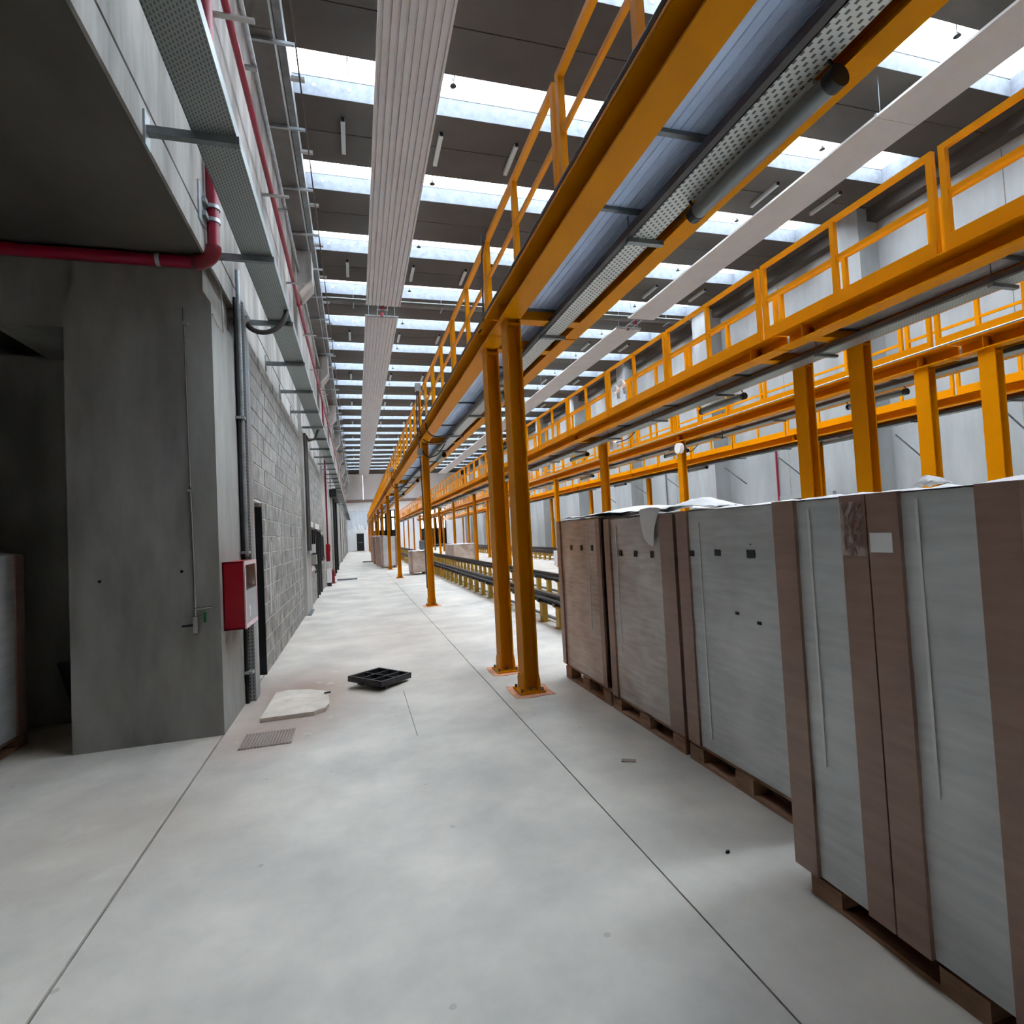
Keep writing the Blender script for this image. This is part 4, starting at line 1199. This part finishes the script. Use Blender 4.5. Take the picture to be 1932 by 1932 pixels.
t = tag(MB().box(7.95, 8.14, 21.6, 22.0, 0.02, 0.62).build('control_box', 'plastic_white', None, loc=(8.05, 21.8, 0)), 'small white box on the floor by the third platform columns', 'box')
t = thing('grey_drum', 'grey drum standing by the first track, far down', 'drum', (3.6, 30.0, 0.5))
MB().cyl((3.6, 30, 0.5), (3.6, 30, 1.25), 0.36, 16).build('drum_body', 'galvanised_dull', t, True)
MB().cyl((3.6, 30, 1.25), (3.6, 30, 1.28), 0.37, 16).build('drum_lid', 'galvanised', t, True)
far_carton('pale wrapped heap on the floor beyond the first track', 5.0, 6.3, 30.0, 32.5, 0.95, 'film_brown')
t = tag(MB().box(-0.75, -0.02, 21.9, 22.2, 0.0, 0.05).build('floor_beam', 'galvanised_dull', None, loc=(-0.4, 22, 0)), 'flat grey bar lying across the aisle by the distant cabinet', 'bar')
t = tag(MB().box(0.35, 1.15, 37.5, 37.8, 0.0, 0.06).build('floor_bar', 'steel_rail', None, loc=(0.7, 37.6, 0)), 'dark bar lying on the floor far down the aisle', 'bar')

# ================================================================== FLOOR CLUTTER
# cast iron frame tipped on a stub
t = thing('cast_frame', 'black cast iron grid frame tipped over on the aisle floor', 'iron frame', (0.18, 5.95, 0))
ang = math.radians(-44)
rotm = Matrix.Rotation(math.radians(4), 3, 'Y') @ Matrix.Rotation(ang, 3, 'Z')
def loc2w(p): return Vector((0.18, 5.95, 0.075)) + rotm @ Vector(p)
W, D, Hh = 0.42, 0.44, 0.055
def bar(a, b_, w_, h_, nm, z=0.0):
    a = Vector(a); b_ = Vector(b_); c = (a + b_) / 2; d = b_ - a
    r = rotm @ Matrix.Rotation(math.atan2(d.y, d.x), 3, 'Z')
    MB().obox(loc2w((c.x, c.y, z)), (d.length + w_, w_, h_), r).build(nm, 'cast_iron', t)
bar((-W/2, -D/2, 0), (W/2, -D/2, 0), 0.022, Hh, 'rim'); bar((-W/2, D/2, 0), (W/2, D/2, 0), 0.022, Hh, 'rim')
bar((-W/2, -D/2, 0), (-W/2, D/2, 0), 0.022, Hh, 'rim'); bar((W/2, -D/2, 0), (W/2, D/2, 0), 0.022, Hh, 'rim')
for u in (-0.17, 0.17):
    bar((W * u, -D/2, 0), (W * u, D/2, 0), 0.016, Hh * 0.8, 'rib')
bar((-W/2, 0, 0), (W/2, 0, 0), 0.016, Hh * 0.8, 'rib')
MB().obox(loc2w((0, 0, -Hh / 2 + 0.004)), (W, D, 0.008), rotm).build('plate', 'cast_iron', t)
MB().obox(loc2w((-0.12, -0.14, -0.045)), (0.06, 0.05, 0.035), rotm).build('stub', 'cast_iron', t)
MB().obox(loc2w((0.16, -0.12, -0.045)), (0.08, 0.05, 0.035), rotm).build('stub', 'cast_iron', t)
# broken board
poly = [(-0.84, 5.15), (-0.41, 5.16), (-0.385, 5.20), (-0.32, 5.24), (-0.295, 5.36), (-0.30, 5.50), (-0.32, 5.70), (-0.36, 5.82), (-0.50, 5.95), (-0.70, 6.02), (-0.82, 5.98)]
m = MB(); m.prism(poly, 'z', 0.001, 0.035)
tag(m.build('broken_board', 'board_beige', None, loc=(-0.6, 5.5, 0)), 'broken beige board lying flat beside the pillar riser', 'board')
tag(MB().obox((-0.325, 5.70, 0.045), (0.06, 0.02, 0.012), Matrix.Rotation(0.3, 3, 'Z')).build('wire_offcut', 'cast_iron', None, loc=(-0.32, 5.7, 0.04)), 'tiny dark offcut on the corner of the broken board', 'offcut')
# floor grille
t = thing('floor_grille', 'rusty rectangular drain grille in the floor before the pillar', 'grille', (-0.71, 4.70, 0))
MB().box(-0.90, -0.53, 4.53, 4.87, 0.0005, 0.003).build('grille_bed', 'joint_dark', t)
for k in range(17):
    x = -0.895 + k * 0.0222
    MB().box(x, x + 0.011, 4.535, 4.865, 0.003, 0.010).build('grille_bar', 'beam_brown', t)
# paper scrap and specks
t = tag(MB().obox((1.62, 3.28, 0.003), (0.09, 0.04, 0.004), Matrix.Rotation(-0.5, 3, 'Z')).build('paper_scrap', 'beam_brown', None, loc=(1.62, 3.28, 0)), 'small flat scrap on the floor beside the cartons', 'scrap')
t = tag(MB().obox((1.56, 2.22, 0.006), (0.018, 0.010, 0.010), Matrix.Rotation(0.4, 3, 'Z')).build('pebble', 'black_steel', None, loc=(1.56, 2.22, 0)), 'single black crumb on the floor before the striped cartons', 'crumb')
